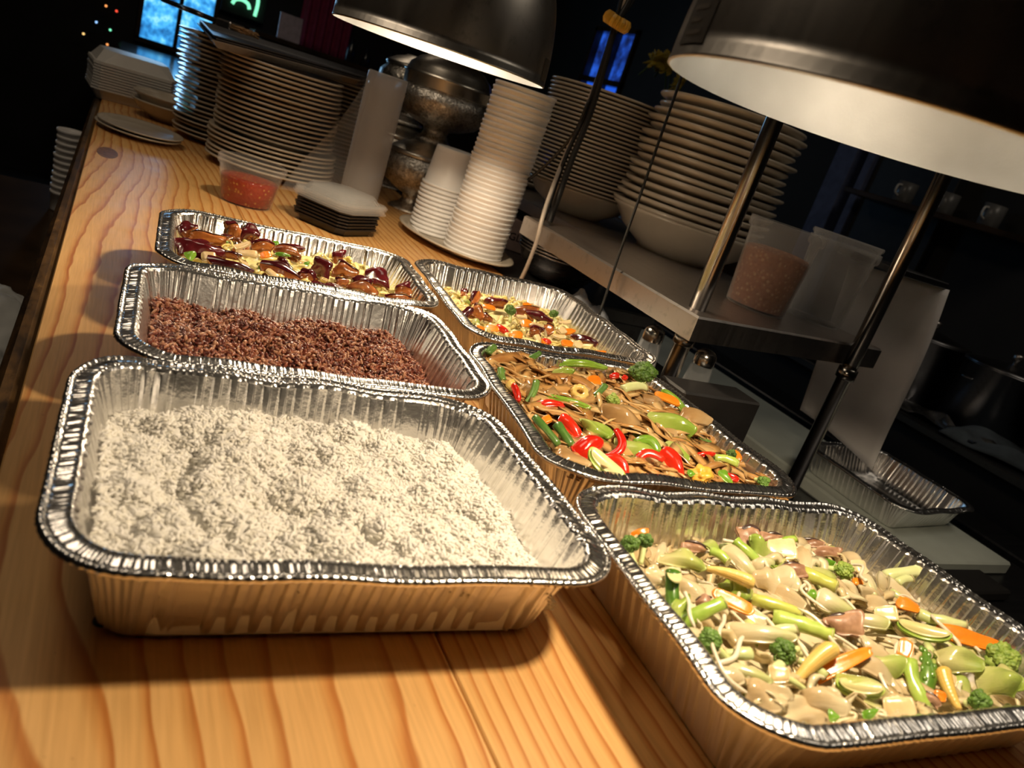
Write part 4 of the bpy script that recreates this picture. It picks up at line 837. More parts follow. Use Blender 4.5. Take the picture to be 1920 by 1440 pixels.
for pts in ([(-.075, -.012, -.03), (-.06, -.012, .0), (-.02, -.012, .012), (.02, -.012, .0), (.035, -.012, -.03)], [(-.05, -.012, .05), (-.01, -.012, .06), (-.01, -.012, .10), (.03, -.012, .11)], [(.075, -.012, -.06), (.08, -.012, .02), (.07, -.012, .08)], [(-.075, -.012, .09), (-.05, -.012, .15), (.0, -.012, .16)]):
    obj('light_tube', mesh('light_tube', *tube(smoothpath(pts, 6), .011, 8), gm), sg)
fc = [((1, .35, .1), 'amber'), ((1, .08, .04), 'red'), ((.3, .55, 1), 'blue'), ((.2, .9, .5), 'green'), ((1, .6, .2), 'orange')]
t = empty('fairy_lights', (-.15, 5.9, .08)); tag(t, 'string of tiny coloured fairy lights in the dark left background', 'lights')
pts = [(.02, 0, .06), (.08, 0, .05), (-.02, 0, -.05), (.06, 0, -.07), (-.08, 0, -.14), (.055, 0, -.16)]
obj('wire', mesh('wire', *tube(smoothpath([(p[0], .006, p[2]) for p in pts], 4), .002, 5), M['rubber']), t)
for k, p in enumerate(pts): V, F = ico(2); obj('light', mesh('light', V*.007+np.array(p), F, emit('fairy_'+fc[k % 5][1], fc[k % 5][0], 1.6)), t)
# ------------------------------------------------------------------ food pieces
def fm(name, c0, c1, rough=.25, sss=.25, sc=60, bump=.15, coat=.25, bs=180):
    m = NT(name); m.set(Roughness=rough, Specular_IOR_Level=.5, Coat_Weight=coat, Coat_Roughness=.12); v = m.coord('Object'); oi = m.n('ShaderNodeObjectInfo')
    f = m.noise(v, sc, 3, .55); a = m.n('ShaderNodeMath', operation='MULTIPLY_ADD'); m.l(oi.outputs['Random'], a.inputs[0]); a.inputs[1].default_value = .3; m.l(f, a.inputs[2])
    m.l(m.ramp(a.outputs[0], [(.38, c0), (.88, c1)]), m.b.inputs['Base Color'])
    sss *= .25
    if sss: m.set(Subsurface_Weight=sss); m.b.inputs['Subsurface Radius'].default_value = (.004, .003, .0015); m.b.inputs['Subsurface Scale'].default_value = 1
    if bump: m.bump(m.noise(v, bs, 3), bump, .0015)
    return m.m
def veiny(name, c0, c1, c2, rough=.2, coat=.35, bump=.25):
    "leaf matter: pale rib to greener rim along the piece, with fine veins"
    m = NT(name); m.set(Roughness=rough, Coat_Weight=coat, Coat_Roughness=.12); g = m.n('ShaderNodeTexCoord'); sp = m.n('ShaderNodeSeparateXYZ'); m.l(g.outputs['Generated'], sp.inputs[0]); oi = m.n('ShaderNodeObjectInfo')
    n = m.noise(m.coord('Object', (1, 1, 1)), 120, 4, .6); a = m.n('ShaderNodeMath', operation='MULTIPLY_ADD'); m.l(n, a.inputs[0]); a.inputs[1].default_value = .7; m.l(sp.outputs[0], a.inputs[2])
    b = m.n('ShaderNodeMath', operation='MULTIPLY_ADD'); m.l(oi.outputs['Random'], b.inputs[0]); b.inputs[1].default_value = .5; m.l(a.outputs[0], b.inputs[2]); c = m.n('ShaderNodeMath', operation='MULTIPLY'); m.l(b.outputs[0], c.inputs[0]); c.inputs[1].default_value = .55
    m.l(m.ramp(c.outputs[0], [(.2, c0), (.55, c1), (.9, c2)]), m.b.inputs['Base Color']); v = m.noise(m.coord('Object', (60, 420, 60)), 1, 3, .6, .6); m.bump(v, bump, .002)
    tl = m.n('ShaderNodeBsdfTranslucent'); m.l(m.b.inputs['Base Color'].links[0].from_socket, tl.inputs[0]); mx = m.n('ShaderNodeMixShader'); mx.inputs[0].default_value = .3; m.l(m.b.outputs[0], mx.inputs[1]); m.l(tl.outputs[0], mx.inputs[2]); m.l(mx.outputs[0], m.out.inputs[0]); return m.m
FM = dict(
    carrot=fm('carrot', (.72, .17, .008), (.85, .27, .02)), broc=fm('broccoli_head', (.030, .075, .008), (.12, .24, .03), .5, .1, 200, .6, 0, 500), brocl=fm('broccoli_head_pale', (.13, .24, .03), (.36, .46, .09), .5, .1, 160, .6, 0, 500),
    stem=fm('green_stem', (.26, .42, .055), (.48, .60, .13)), stemy=fm('yellow_green_stem', (.46, .50, .09), (.62, .62, .18)), stemp=fm('pale_green_stem', (.50, .58, .22), (.70, .74, .40)),
    asp=fm('asparagus_skin', (.045, .13, .012), (.16, .30, .04)), face=fm('pale_cut_face', (.60, .55, .22), (.72, .66, .36)), bean=fm('green_bean', (.06, .15, .025), (.16, .28, .06)),
    leaf=fm('green_leaf', (.06, .20, .01), (.22, .42, .04)), cab=veiny('cabbage', (.74, .66, .36), (.60, .64, .22), (.36, .50, .08)), cabg=veiny('green_cabbage', (.66, .68, .28), (.46, .58, .12), (.30, .46, .06), .14, .5),
    petal=veiny('white_cabbage', (.74, .60, .34), (.80, .72, .48), (.60, .64, .26)), onion=veiny('glassy_onion', (.62, .44, .22), (.74, .60, .36), (.80, .72, .48), .12, .5), onionb=veiny('brown_onion', (.40, .22, .08), (.55, .35, .15), (.66, .48, .25), .10, .7),
    slab=fm('bamboo', (.66, .47, .22), (.80, .64, .38), .25, .4), corn=fm('baby_corn', (.66, .43, .09), (.78, .56, .18), .28, .3), mush=fm('mushroom', (.16, .065, .03), (.42, .24, .14), .4, .1, 130, .4, .08), mushd=fm('mushroom_gill', (.02, .012, .010), (.07, .035, .025), .3, 0, 120),
    red=fm('red_pepper', (.50, .012, .006), (.72, .035, .012), .10, .2, 30, .04, .6), pepg=fm('green_pepper', (.10, .24, .015), (.26, .42, .05), .12, .2, 30, .04, .5), egg=fm('egg', (.62, .26, .015), (.80, .46, .06), .3, .2, 150, .5),
    flesh=fm('fried_eggplant_flesh', (.14, .032, .012), (.46, .15, .035), .22, .15, 90, .35, .4), skin=fm('eggplant_skin', (.030, .004, .006), (.12, .012, .016), .10, 0, 40, .05, .7), sprout=fm('bean_sprout', (.72, .62, .44), (.82, .75, .60), .22, .4, 40, 0, .3),
)
def sheet(L, W, t=.003, bend=0, bw=0, wav=0, seed=0, nu=15, nv=11, sq=.6, taper=0, ragged=0):
    nz = Noise(seed, 9, 2); u, v = np.meshgrid(np.linspace(-1, 1, nu), np.linspace(-1, 1, nv)); x = u*np.sqrt(np.maximum(0, 1-sq*v*v/2)); y = v*np.sqrt(np.maximum(0, 1-sq*u*u/2))
    e = np.maximum(abs(u), abs(v)); g = 1+ragged*nz(np.stack([u*2.2, v*2.2], -1))*e**3
    X, Y = x*L/2*g, y*W/2*(1+taper*x)*g; S = min(L, W); Z = bend*L*(x*x-.3)+bw*W*(y*y-.3)+wav*S*nz(np.stack([x*1.6*max(1, L/W*.6), y*1.6], -1))*.5
    h = t/2*(1-.55*e**4); n = nu*nv; V = np.concatenate([np.stack([X, Y, Z+h], -1).reshape(-1, 3), np.stack([X, Y, Z-h], -1).reshape(-1, 3)]); F = []
    for i in range(nv-1):
        for j in range(nu-1): a = i*nu+j; F += [(a, a+1, a+nu+1, a+nu), (n+a, n+a+nu, n+a+nu+1, n+a+1)]
    ed = [j for j in range(nu)]+[i*nu+nu-1 for i in range(1, nv)]+[(nv-1)*nu+j for j in range(nu-2, -1, -1)]+[i*nu for i in range(nv-2, 0, -1)]
    F += [(ed[k-1], n+ed[k-1], n+ed[k], ed[k])[::-1] for k in range(len(ed))]; return V, F
def blob(L, W, H, seed, rough=.2, f=2.0, sub=3):
    V, F = ico(sub); nz = Noise(seed, 12); return V*(1+rough*nz(V, f)*.5)[:, None]*np.array([L, W, H])/2, F
def brocc(R, seed, sub=3):
    "a floret crown: a dome of budded balls, each finely bumped"
    r = np.random.RandomState(seed); parts = []; B, F = ico(sub)
    D = [(0, 0, 1)]+[(math.cos(a)*.75, math.sin(a)*.75, .5) for a in np.arange(5)*1.257+r.uniform(0, 1)]+[(math.cos(a)*.95, math.sin(a)*.95, -.15) for a in np.arange(7)*.898+r.uniform(0, 1)]
    for d in D:
        d = np.array(d)+r.normal(0, .10, 3); C = r.normal(size=(60, 3)); C /= np.linalg.norm(C, axis=1)[:, None]; q = np.arccos(np.clip(B @ C.T, -1, 1)).min(1); b = np.sqrt(np.maximum(0, 1-(q/.26)**2))
        parts.append((B*(R*r.uniform(.36, .46)*(.82+.26*b))[:, None]+d*R*.58, F))
    return join(parts)
def arc(L, bulge, n=14): t = np.linspace(-1, 1, n); return np.c_[t*L/2, bulge*L*(1-t*t)-bulge*L*.5, .12*L*(1-t*t)]
def build_piece(kind, L, W, seed):
    "parts of one piece: first entry is the piece itself"
    r = random.Random(seed); s = seed; U = r.uniform
    if kind == 'carrot': return [('carrot_slice', *sheet(L, W, .0042, U(-.06, .06), .05, .06, s, 17, 11, .75, U(-.25, .25), .05), 'carrot')], 'carrot'
    if kind == 'broc':
        R = W*.52; pale = seed % 3 == 0; l = max(L, R*1.1); P = smoothpath([(-L/2, 0, R*.15), (-L/2+l*.5, U(-.1, .1)*R, -R*.1), (-L/2+l, U(-.2, .2)*R, -R*.35)], 5)
        V, F = brocc(R, s); V = V*np.array([.95, 1, .85])+np.array([-L/2, 0, R*.3]); br = [tube(P, np.linspace(R*.34, R*.26, len(P)), 9)]
        for k in (-1, 1): br.append(tube(smoothpath([P[4], P[2]+np.array([0, k*R*.3, R*.1]), P[0]+np.array([-R*.05, k*R*.5, R*.3])], 4), R*.16, 7))
        return [('floret_head', V, F, 'brocl' if pale else 'broc'), ('stalk', *join(br), 'stemp')], 'broccoli'
    if kind in ('stem', 'stemy', 'stemp', 'bean', 'tip', 'aspcut'):
        mt = {'bean': 'bean', 'tip': 'asp', 'aspcut': 'asp'}.get(kind, kind); n = 9; t = np.linspace(0, 1, n); P = np.c_[(t-.5)*L, U(-.09, .09)*L*(1-(2*t-1)**2), .05*L*(1-(2*t-1)**2)]
        rad = W*.46*(1-.25*t*U(.2, 1)+.05*np.sin(t*9+s)); 
        if kind == 'tip': rad = W*.46*np.clip(1.25*np.sqrt(np.maximum(t, .02))*1.0, .12, 1)*np.where(t > .85, .96, 1)
        V, F = tube(P, rad, 12, True, .82)
        if kind in ('stem', 'stemy', 'stemp'): V = V*(1+.0*V); nzz = Noise(s, 9); V = V+np.array([0, 1, 1])*(nzz(V, 300)*W*.03)[:, None]
        if kind == 'tip':
            parts = [(V, F)]
            for k in range(16):
                tt = .06+.84*k/16; an = k*2.4; c = P[int(tt*(n-1))]; rr = W*.46*min(1, 1.25*math.sqrt(tt)); B, G = ico(1); parts.append((B*np.array([W*.22, W*.15, W*.1])+c+np.array([0, rr*.86*math.cos(an), rr*.74*math.sin(an)]), G))
            V, F = join(parts)
        name = {'bean': 'green_bean', 'tip': 'asparagus_tip', 'aspcut': 'asparagus_spear'}.get(kind, 'green_baton'); out = [(name, V, F, mt)]
        fv, ff = sheet(W*(1.75 if kind == 'aspcut' else .86), W*.84, .0012, 0, -.04, 0, s, 9, 9, 1.0)
        if kind == 'aspcut': M_ = np.array(Matrix.Rotation(math.radians(-38), 3, 'Y')); fv = fv @ M_.T+np.array([-L*.5+W*.28, 0, W*.36]); out.append(('cut_face', fv, ff, 'face'))
        elif kind not in ('tip', 'bean'): M_ = np.array(Matrix.Rotation(math.radians(78), 3, 'Y')); fv = fv*.96 @ M_.T+np.array([L*.5+.0004, P[-1][1], 0]); out.append(('cut_face', fv, ff, 'face' if kind != 'stemp' else 'petal'))
        return out, {'bean': 'green bean', 'tip': 'asparagus', 'aspcut': 'asparagus'}.get(kind, 'green stem')
    if kind == 'zuc':
        V, F = sheet(L, W, .007, .05, -.25, .02, s, 17, 11, .9); f2, g2 = sheet(L*.9, W*.78, .0012, .05, -.25, .02, s, 15, 9, .9); f2[:, 2] += .0037
        return [('zucchini_wedge', V, F, 'stem'), ('flesh', f2, g2, 'face')], 'zucchini'
    if kind == 'corn':
        n, k = 34, 24; t = np.linspace(0, 1, n); V = []; rr = W*.48*np.clip(np.minimum(1.0-.62*t**1.6, .62+4*t), .1, 1)
        a = np.linspace(0, 2*np.pi, k*2, endpoint=False)
        for i in range(n):
            b = 1+.10*np.abs(np.sin(a*9/1))*abs(math.sin(t[i]*math.pi*L/.0026/1.0)); V.append(np.c_[np.full(2*k, (t[i]-.5)*L), rr[i]*b*np.cos(a)+.10*L*(4*(t[i]-.5)**2-.5)*.5, rr[i]*b*np.sin(a)])
        V = np.concatenate(V); m = 2*k; F = [(i*m+j, i*m+(j+1) % m, (i+1)*m+(j+1) % m, (i+1)*m+j) for i in range(n-1) for j in range(m)]+[tuple(range(m))[::-1], tuple((n-1)*m+j for j in range(m))]
        return [('baby_corn', V, F, 'corn')], 'baby corn'
    if kind == 'ring':
        a = np.linspace(0, 6.283, 40, endpoint=False); R = W*.40; V, F = lathe([(R*.45, -.004), (R*.95, -.0045), (R*1.12, -.001), (R*1.12, .002), (R*.95, .0045), (R*.45, .004)], 40, True); V = np.asarray(V); V[:, :2] *= (1+.05*np.sign(np.sin(np.arange(len(V)) % 40*np.pi/20*10)))[:, None]
        return [('corn_ring', V, F, 'corn')], 'baby corn'
    if kind == 'mush':
        l = max(L, .012); V, F = sheet(l, W, W*.5, -.10, -.2, .22, s, 17, 11, .4, U(-.4, .4), .3); x = np.linspace(-.42, .42, 12); P = np.c_[x*l, W*.46*np.sqrt(1-.9*(x/.5)**2), -.1*l*(4*x*x-.3)+W*.06]
        return [('mushroom_piece', V, F, 'mush'), ('gills', *tube(P, W*.17*(1.1-np.abs(x)), 8, True, .8), 'mushd')], 'mushroom'
    if kind == 'slab': return [('vegetable_slice', *sheet(L, W, .0055, U(-.06, .1), U(-.1, .1), .05, s, 13, 11, .45, U(-.3, .3), .06), 'slab')], 'vegetable'
    if kind == 'petal': return [('cabbage_rib', *sheet(L, W, .0048, -.10, -.28, .10, s, 19, 13, .75, U(-.35, .1), .06), 'petal')], 'cabbage'
    if kind == 'onion': return [('onion_sheet', *sheet(L, W, .0024, -.12, -.2, .34, s, 21, 17, .6, U(-.3, .3), .2), 'onion')], 'onion'
    if kind == 'onionb': return [('onion_sheet', *sheet(L, W, .0026, -.12, -.2, .34, s, 21, 17, .6, U(-.3, .3), .2), 'onionb')], 'onion'
    if kind in ('cab', 'cabg'): return [('cabbage_leaf', *sheet(L, W, .0034, -.16, -.26, .36, s, 21, 17, .5, U(-.3, .3), .18), kind)], 'cabbage'
    if kind == 'leaf': return [('green_leaf_piece', *sheet(L, W, .0012, -.15, -.3, .12, s, 15, 11, .95, -.5, .04), 'leaf')], 'leaf'
    if kind in ('pepr', 'pepg'): return [('red_pepper_piece' if kind == 'pepr' else 'green_pepper_strip', *sheet(L, W, .0046, -.13, -.32, .10, s, 19, 11, .7, U(-.3, .1), .05), 'red' if kind == 'pepr' else 'pepg')], 'pepper'
    if kind in ('arcr', 'arcg', 'arco'):
        P = arc(L, .34 if kind != 'arco' else .25); return [({'arcr': 'red_pepper_strip', 'arcg': 'green_pepper_arc', 'arco': 'onion_arc'}[kind], *tube(P, W*.42*(1-.25*np.abs(np.linspace(-1, 1, len(P)))**3), 10, True, .55), {'arcr': 'red', 'arcg': 'pepg', 'arco': 'onion'}[kind])], 'onion' if kind == 'arco' else 'pepper'
    if kind == 'egg': return [('egg_lump', *blob(L, W, W*.6, s, .5, 2.6), 'egg')], 'egg'
    if kind == 'egp':
        b, c = U(-.16, -.06), U(-.40, -.22); V, F = sheet(L, W, min(.0095, W*.55), b, c, .22, s, 21, 13, .28, U(-.4, .25), .26); ev = seed % 3; h = min(.0095, W*.55)
        ux = V[:, 0] > -9; V2 = V[:len(V)//2].copy(); V3 = V2.copy(); V2[:, 2] += .0012; V3[:, 2] += .0002; n = len(V2); nu, nv = 21, 13; lim = (0, 5, 8)[ev]
        G = [(i*nu+j, i*nu+j+1, (i+1)*nu+j+1, (i+1)*nu+j) for i in range(lim, nv-1) for j in range(nu-1)]; G = G+[tuple(n+q for q in g[::-1]) for g in G]
        return [('eggplant_piece', V, F, 'flesh'), ('skin', np.concatenate([V2, V3]), G, 'skin')], 'eggplant'
    if kind == 'sprout':
        P = smoothpath([(-L/2, 0, 0), (-L*.2, U(-.2, .2)*L, U(0, .08)*L), (L*.2, U(-.2, .2)*L, U(0, .1)*L), (L/2, U(-.15, .15)*L, 0)], 5); return [('bean_sprout', *tube(P, W/2*np.r_[np.linspace(1, .8, len(P)-2), [.5, .25]], 7), 'sprout')], 'bean sprout'
def place(kind, loc, ax, nn, L, W, label, group=None, seed=0, sink=.0):
    parts, cat = build_piece(kind, max(L, .006), W, seed); n = Vector(nn).normalized(); x = Vector(ax); x = (x-n*x.dot(n)).normalized(); y = n.cross(x)
    nm, V, F, mt = parts[0]; o = obj(nm, mesh(nm, V, F, FM[mt])); o.matrix_world = Matrix(((x.x, y.x, n.x, loc[0]), (x.y, y.y, n.y, loc[1]), (x.z, y.z, n.z, loc[2]), (0, 0, 0, 1)))
    tag(o, label, cat, group)
    for nm, V, F, mt in parts[1:]: obj(nm, mesh(nm, V, F, FM[mt]), o)
    return o
# ------------------------------------------------------------------ beds of noodles and sauce under the pieces (nobody could count these)
def ribbons(quad, surf, n, w, t, length, seed, inset, lift=.003, wob=1.0):
    r = np.random.RandomState(seed); pts = inside_tray(quad, inset)(r, n); parts = []; q = np.array(quad); c = q.mean(0)
    for k in range(n):
        m = 22; h = r.uniform(0, 6.28); p = pts[k].copy(); P = []; dz = r.uniform(0, lift); cur_ = r.normal(0, .25)
        for j in range(m):
            uv = local_uv(quad, p[None])[0]
            if max(abs(uv[0]), abs(uv[1])) > 1-2.2*inset/.30: h += 1.2; 
            P.append((p[0], p[1], 0)); cur_ = .75*cur_+r.normal(0, .22)*wob; h += cur_; p = p+np.array([math.cos(h), math.sin(h)])*length/m
        P = np.array(P); P[:, 2] = surf(P[:, :2])+dz+.0022*np.sin(np.linspace(0, r.uniform(3, 10), m)+r.uniform(0, 6))
        T = np.gradient(P, axis=0); T /= np.linalg.norm(T, axis=1)[:, None]; tw = np.cumsum(r.normal(0, .2*wob, m))+r.normal(0, .4*wob); S = np.cross(T, (0, 0, 1.)); S /= np.linalg.norm(S, axis=1)[:, None]; N_ = np.cross(S, T)
        A = S*np.cos(tw)[:, None]+N_*np.sin(tw)[:, None]; B = np.cross(A, T); P = P+N_*(.0025*np.sin(np.linspace(0, r.uniform(6, 16), m)+r.uniform(0, 6)))[:, None]; ww = w*r.uniform(.45, 1.15)
        ring_ = [P+A*ww/2, P+B*t/2+A*ww*.0, P-A*ww/2, P-B*t/2]; V = np.stack(ring_, 1).reshape(-1, 3); F = [(4*i+j, 4*i+(j+1) % 4, 4*i+4+(j+1) % 4, 4*i+4+j) for i in range(m-1) for j in range(4)]; parts.append((V, F))
    Vs = np.concatenate([p[0] for p in parts]); Fs = np.concatenate([np.array(p[1])+i*88 for i, p in enumerate(parts)]); return Vs, Fs
def noodle_mat(name, stops, rough, sss, coat=.4):
    m = NT(name); m.set(Roughness=rough, Coat_Weight=coat, Coat_Roughness=.1, Subsurface_Weight=sss); m.b.inputs['Subsurface Radius'].default_value = (.004, .003, .0015); m.b.inputs['Subsurface Scale'].default_value = 1
    g = m.n('ShaderNodeNewGeometry'); f = m.noise(m.coord('Object'), 55, 3); a = m.n('ShaderNodeMath', operation='MULTIPLY_ADD'); m.l(f, a.inputs[0]); a.inputs[1].default_value = .6; s2 = m.n('ShaderNodeMath', operation='MULTIPLY'); m.l(g.outputs['Random Per Island'], s2.inputs[0]); s2.inputs[1].default_value = .55; m.l(s2.outputs[0], a.inputs[2])
    m.l(m.ramp(a.outputs[0], stops), m.b.inputs['Base Color']); m.bump(m.noise(m.coord('Object'), 240, 2), .12, .001)
    tl = m.n('ShaderNodeBsdfTranslucent'); m.l(m.b.inputs['Base Color'].links[0].from_socket, tl.inputs[0]); mx = m.n('ShaderNodeMixShader'); mx.inputs[0].default_value = .15; m.l(m.b.outputs[0], mx.inputs[1]); m.l(tl.outputs[0], mx.inputs[2]); m.l(mx.outputs[0], m.out.inputs[0]); return m.m
def bed(name, label, cat, quad, zc, amp, f, seed, inset, rib, mat, drop=(0, 0, 0), under=.0045):
    nz = Noise(seed, 14, 2)
    def surf(P):
        uv = local_uv(quad, P); u, v = uv[:, 0], uv[:, 1]
        return np.maximum(zc+amp*nz(P, f)*.5+drop[0]*np.clip((u-.45)/.4, 0, 1)**1.5+drop[1]*np.clip((v-.5)/.4, 0, 1)+drop[2]*np.clip((-u-.6)/.3, 0, 1), .007)
    V0, F0 = mound(quad, lambda P: surf(P)-under, inset, 70, 60); V1, F1 = ribbons(quad, surf, rib[0], rib[1], rib[2], rib[3], seed+1, inset+.004, rib[4], rib[5] if len(rib) > 5 else 1.0)
    c = np.array(quad).mean(0); stuff(name, label, cat, np.concatenate([V0, V1]), np.concatenate([F0, F1+len(V0)]), mat, (c[0], c[1], 0)); return surf
sF = bed('noodle_bed', 'pale cabbage and glass noodles under the mixed vegetable pieces', 'noodles', QF, .041, .010, 30, 31, .029, (130, .008, .0018, .05, .005), noodle_mat('pale_noodle', [(.25, (.52, .38, .18)), (.5, (.68, .55, .30)), (.8, (.78, .70, .46))], .22, .0), (-.012, -.012, 0))
sE = bed('flat_noodles', 'glossy brown flat noodles under the peppers and beans', 'noodles', QE, .052, .005, 22, 41, .026, (250, .0135, .0026, .12, .013, .45), noodle_mat('brown_noodle', [(.2, (.36, .15, .04)), (.5, (.60, .33, .11)), (.85, (.76, .53, .24))], .10, 0, .8), (-.004, -.004, 0), .006)
sC = bed('yellow_curry', 'thick yellow curry with pale noodles around the eggplant', 'curry', QC, .045, .009, 26, 51, .029, (120, .010, .0026, .045, .003), noodle_mat('yellow_curry', [(.25, (.86, .68, .20)), (.55, (.93, .81, .34)), (.85, (.96, .88, .48))], .25, 0), (-.012, -.006, 0), .001)
sD = bed('yellow_noodles', 'pale yellow noodles under the carrot, broccoli and eggplant', 'noodles', QD, .036, .008, 28, 61, .030, (170, .0075, .0026, .05, .005), noodle_mat('yellow_noodle', [(.25, (.86, .70, .24)), (.55, (.94, .82, .38)), (.85, (.96, .88, .52))], .22, 0), (-.016, -.010, 0), .002)
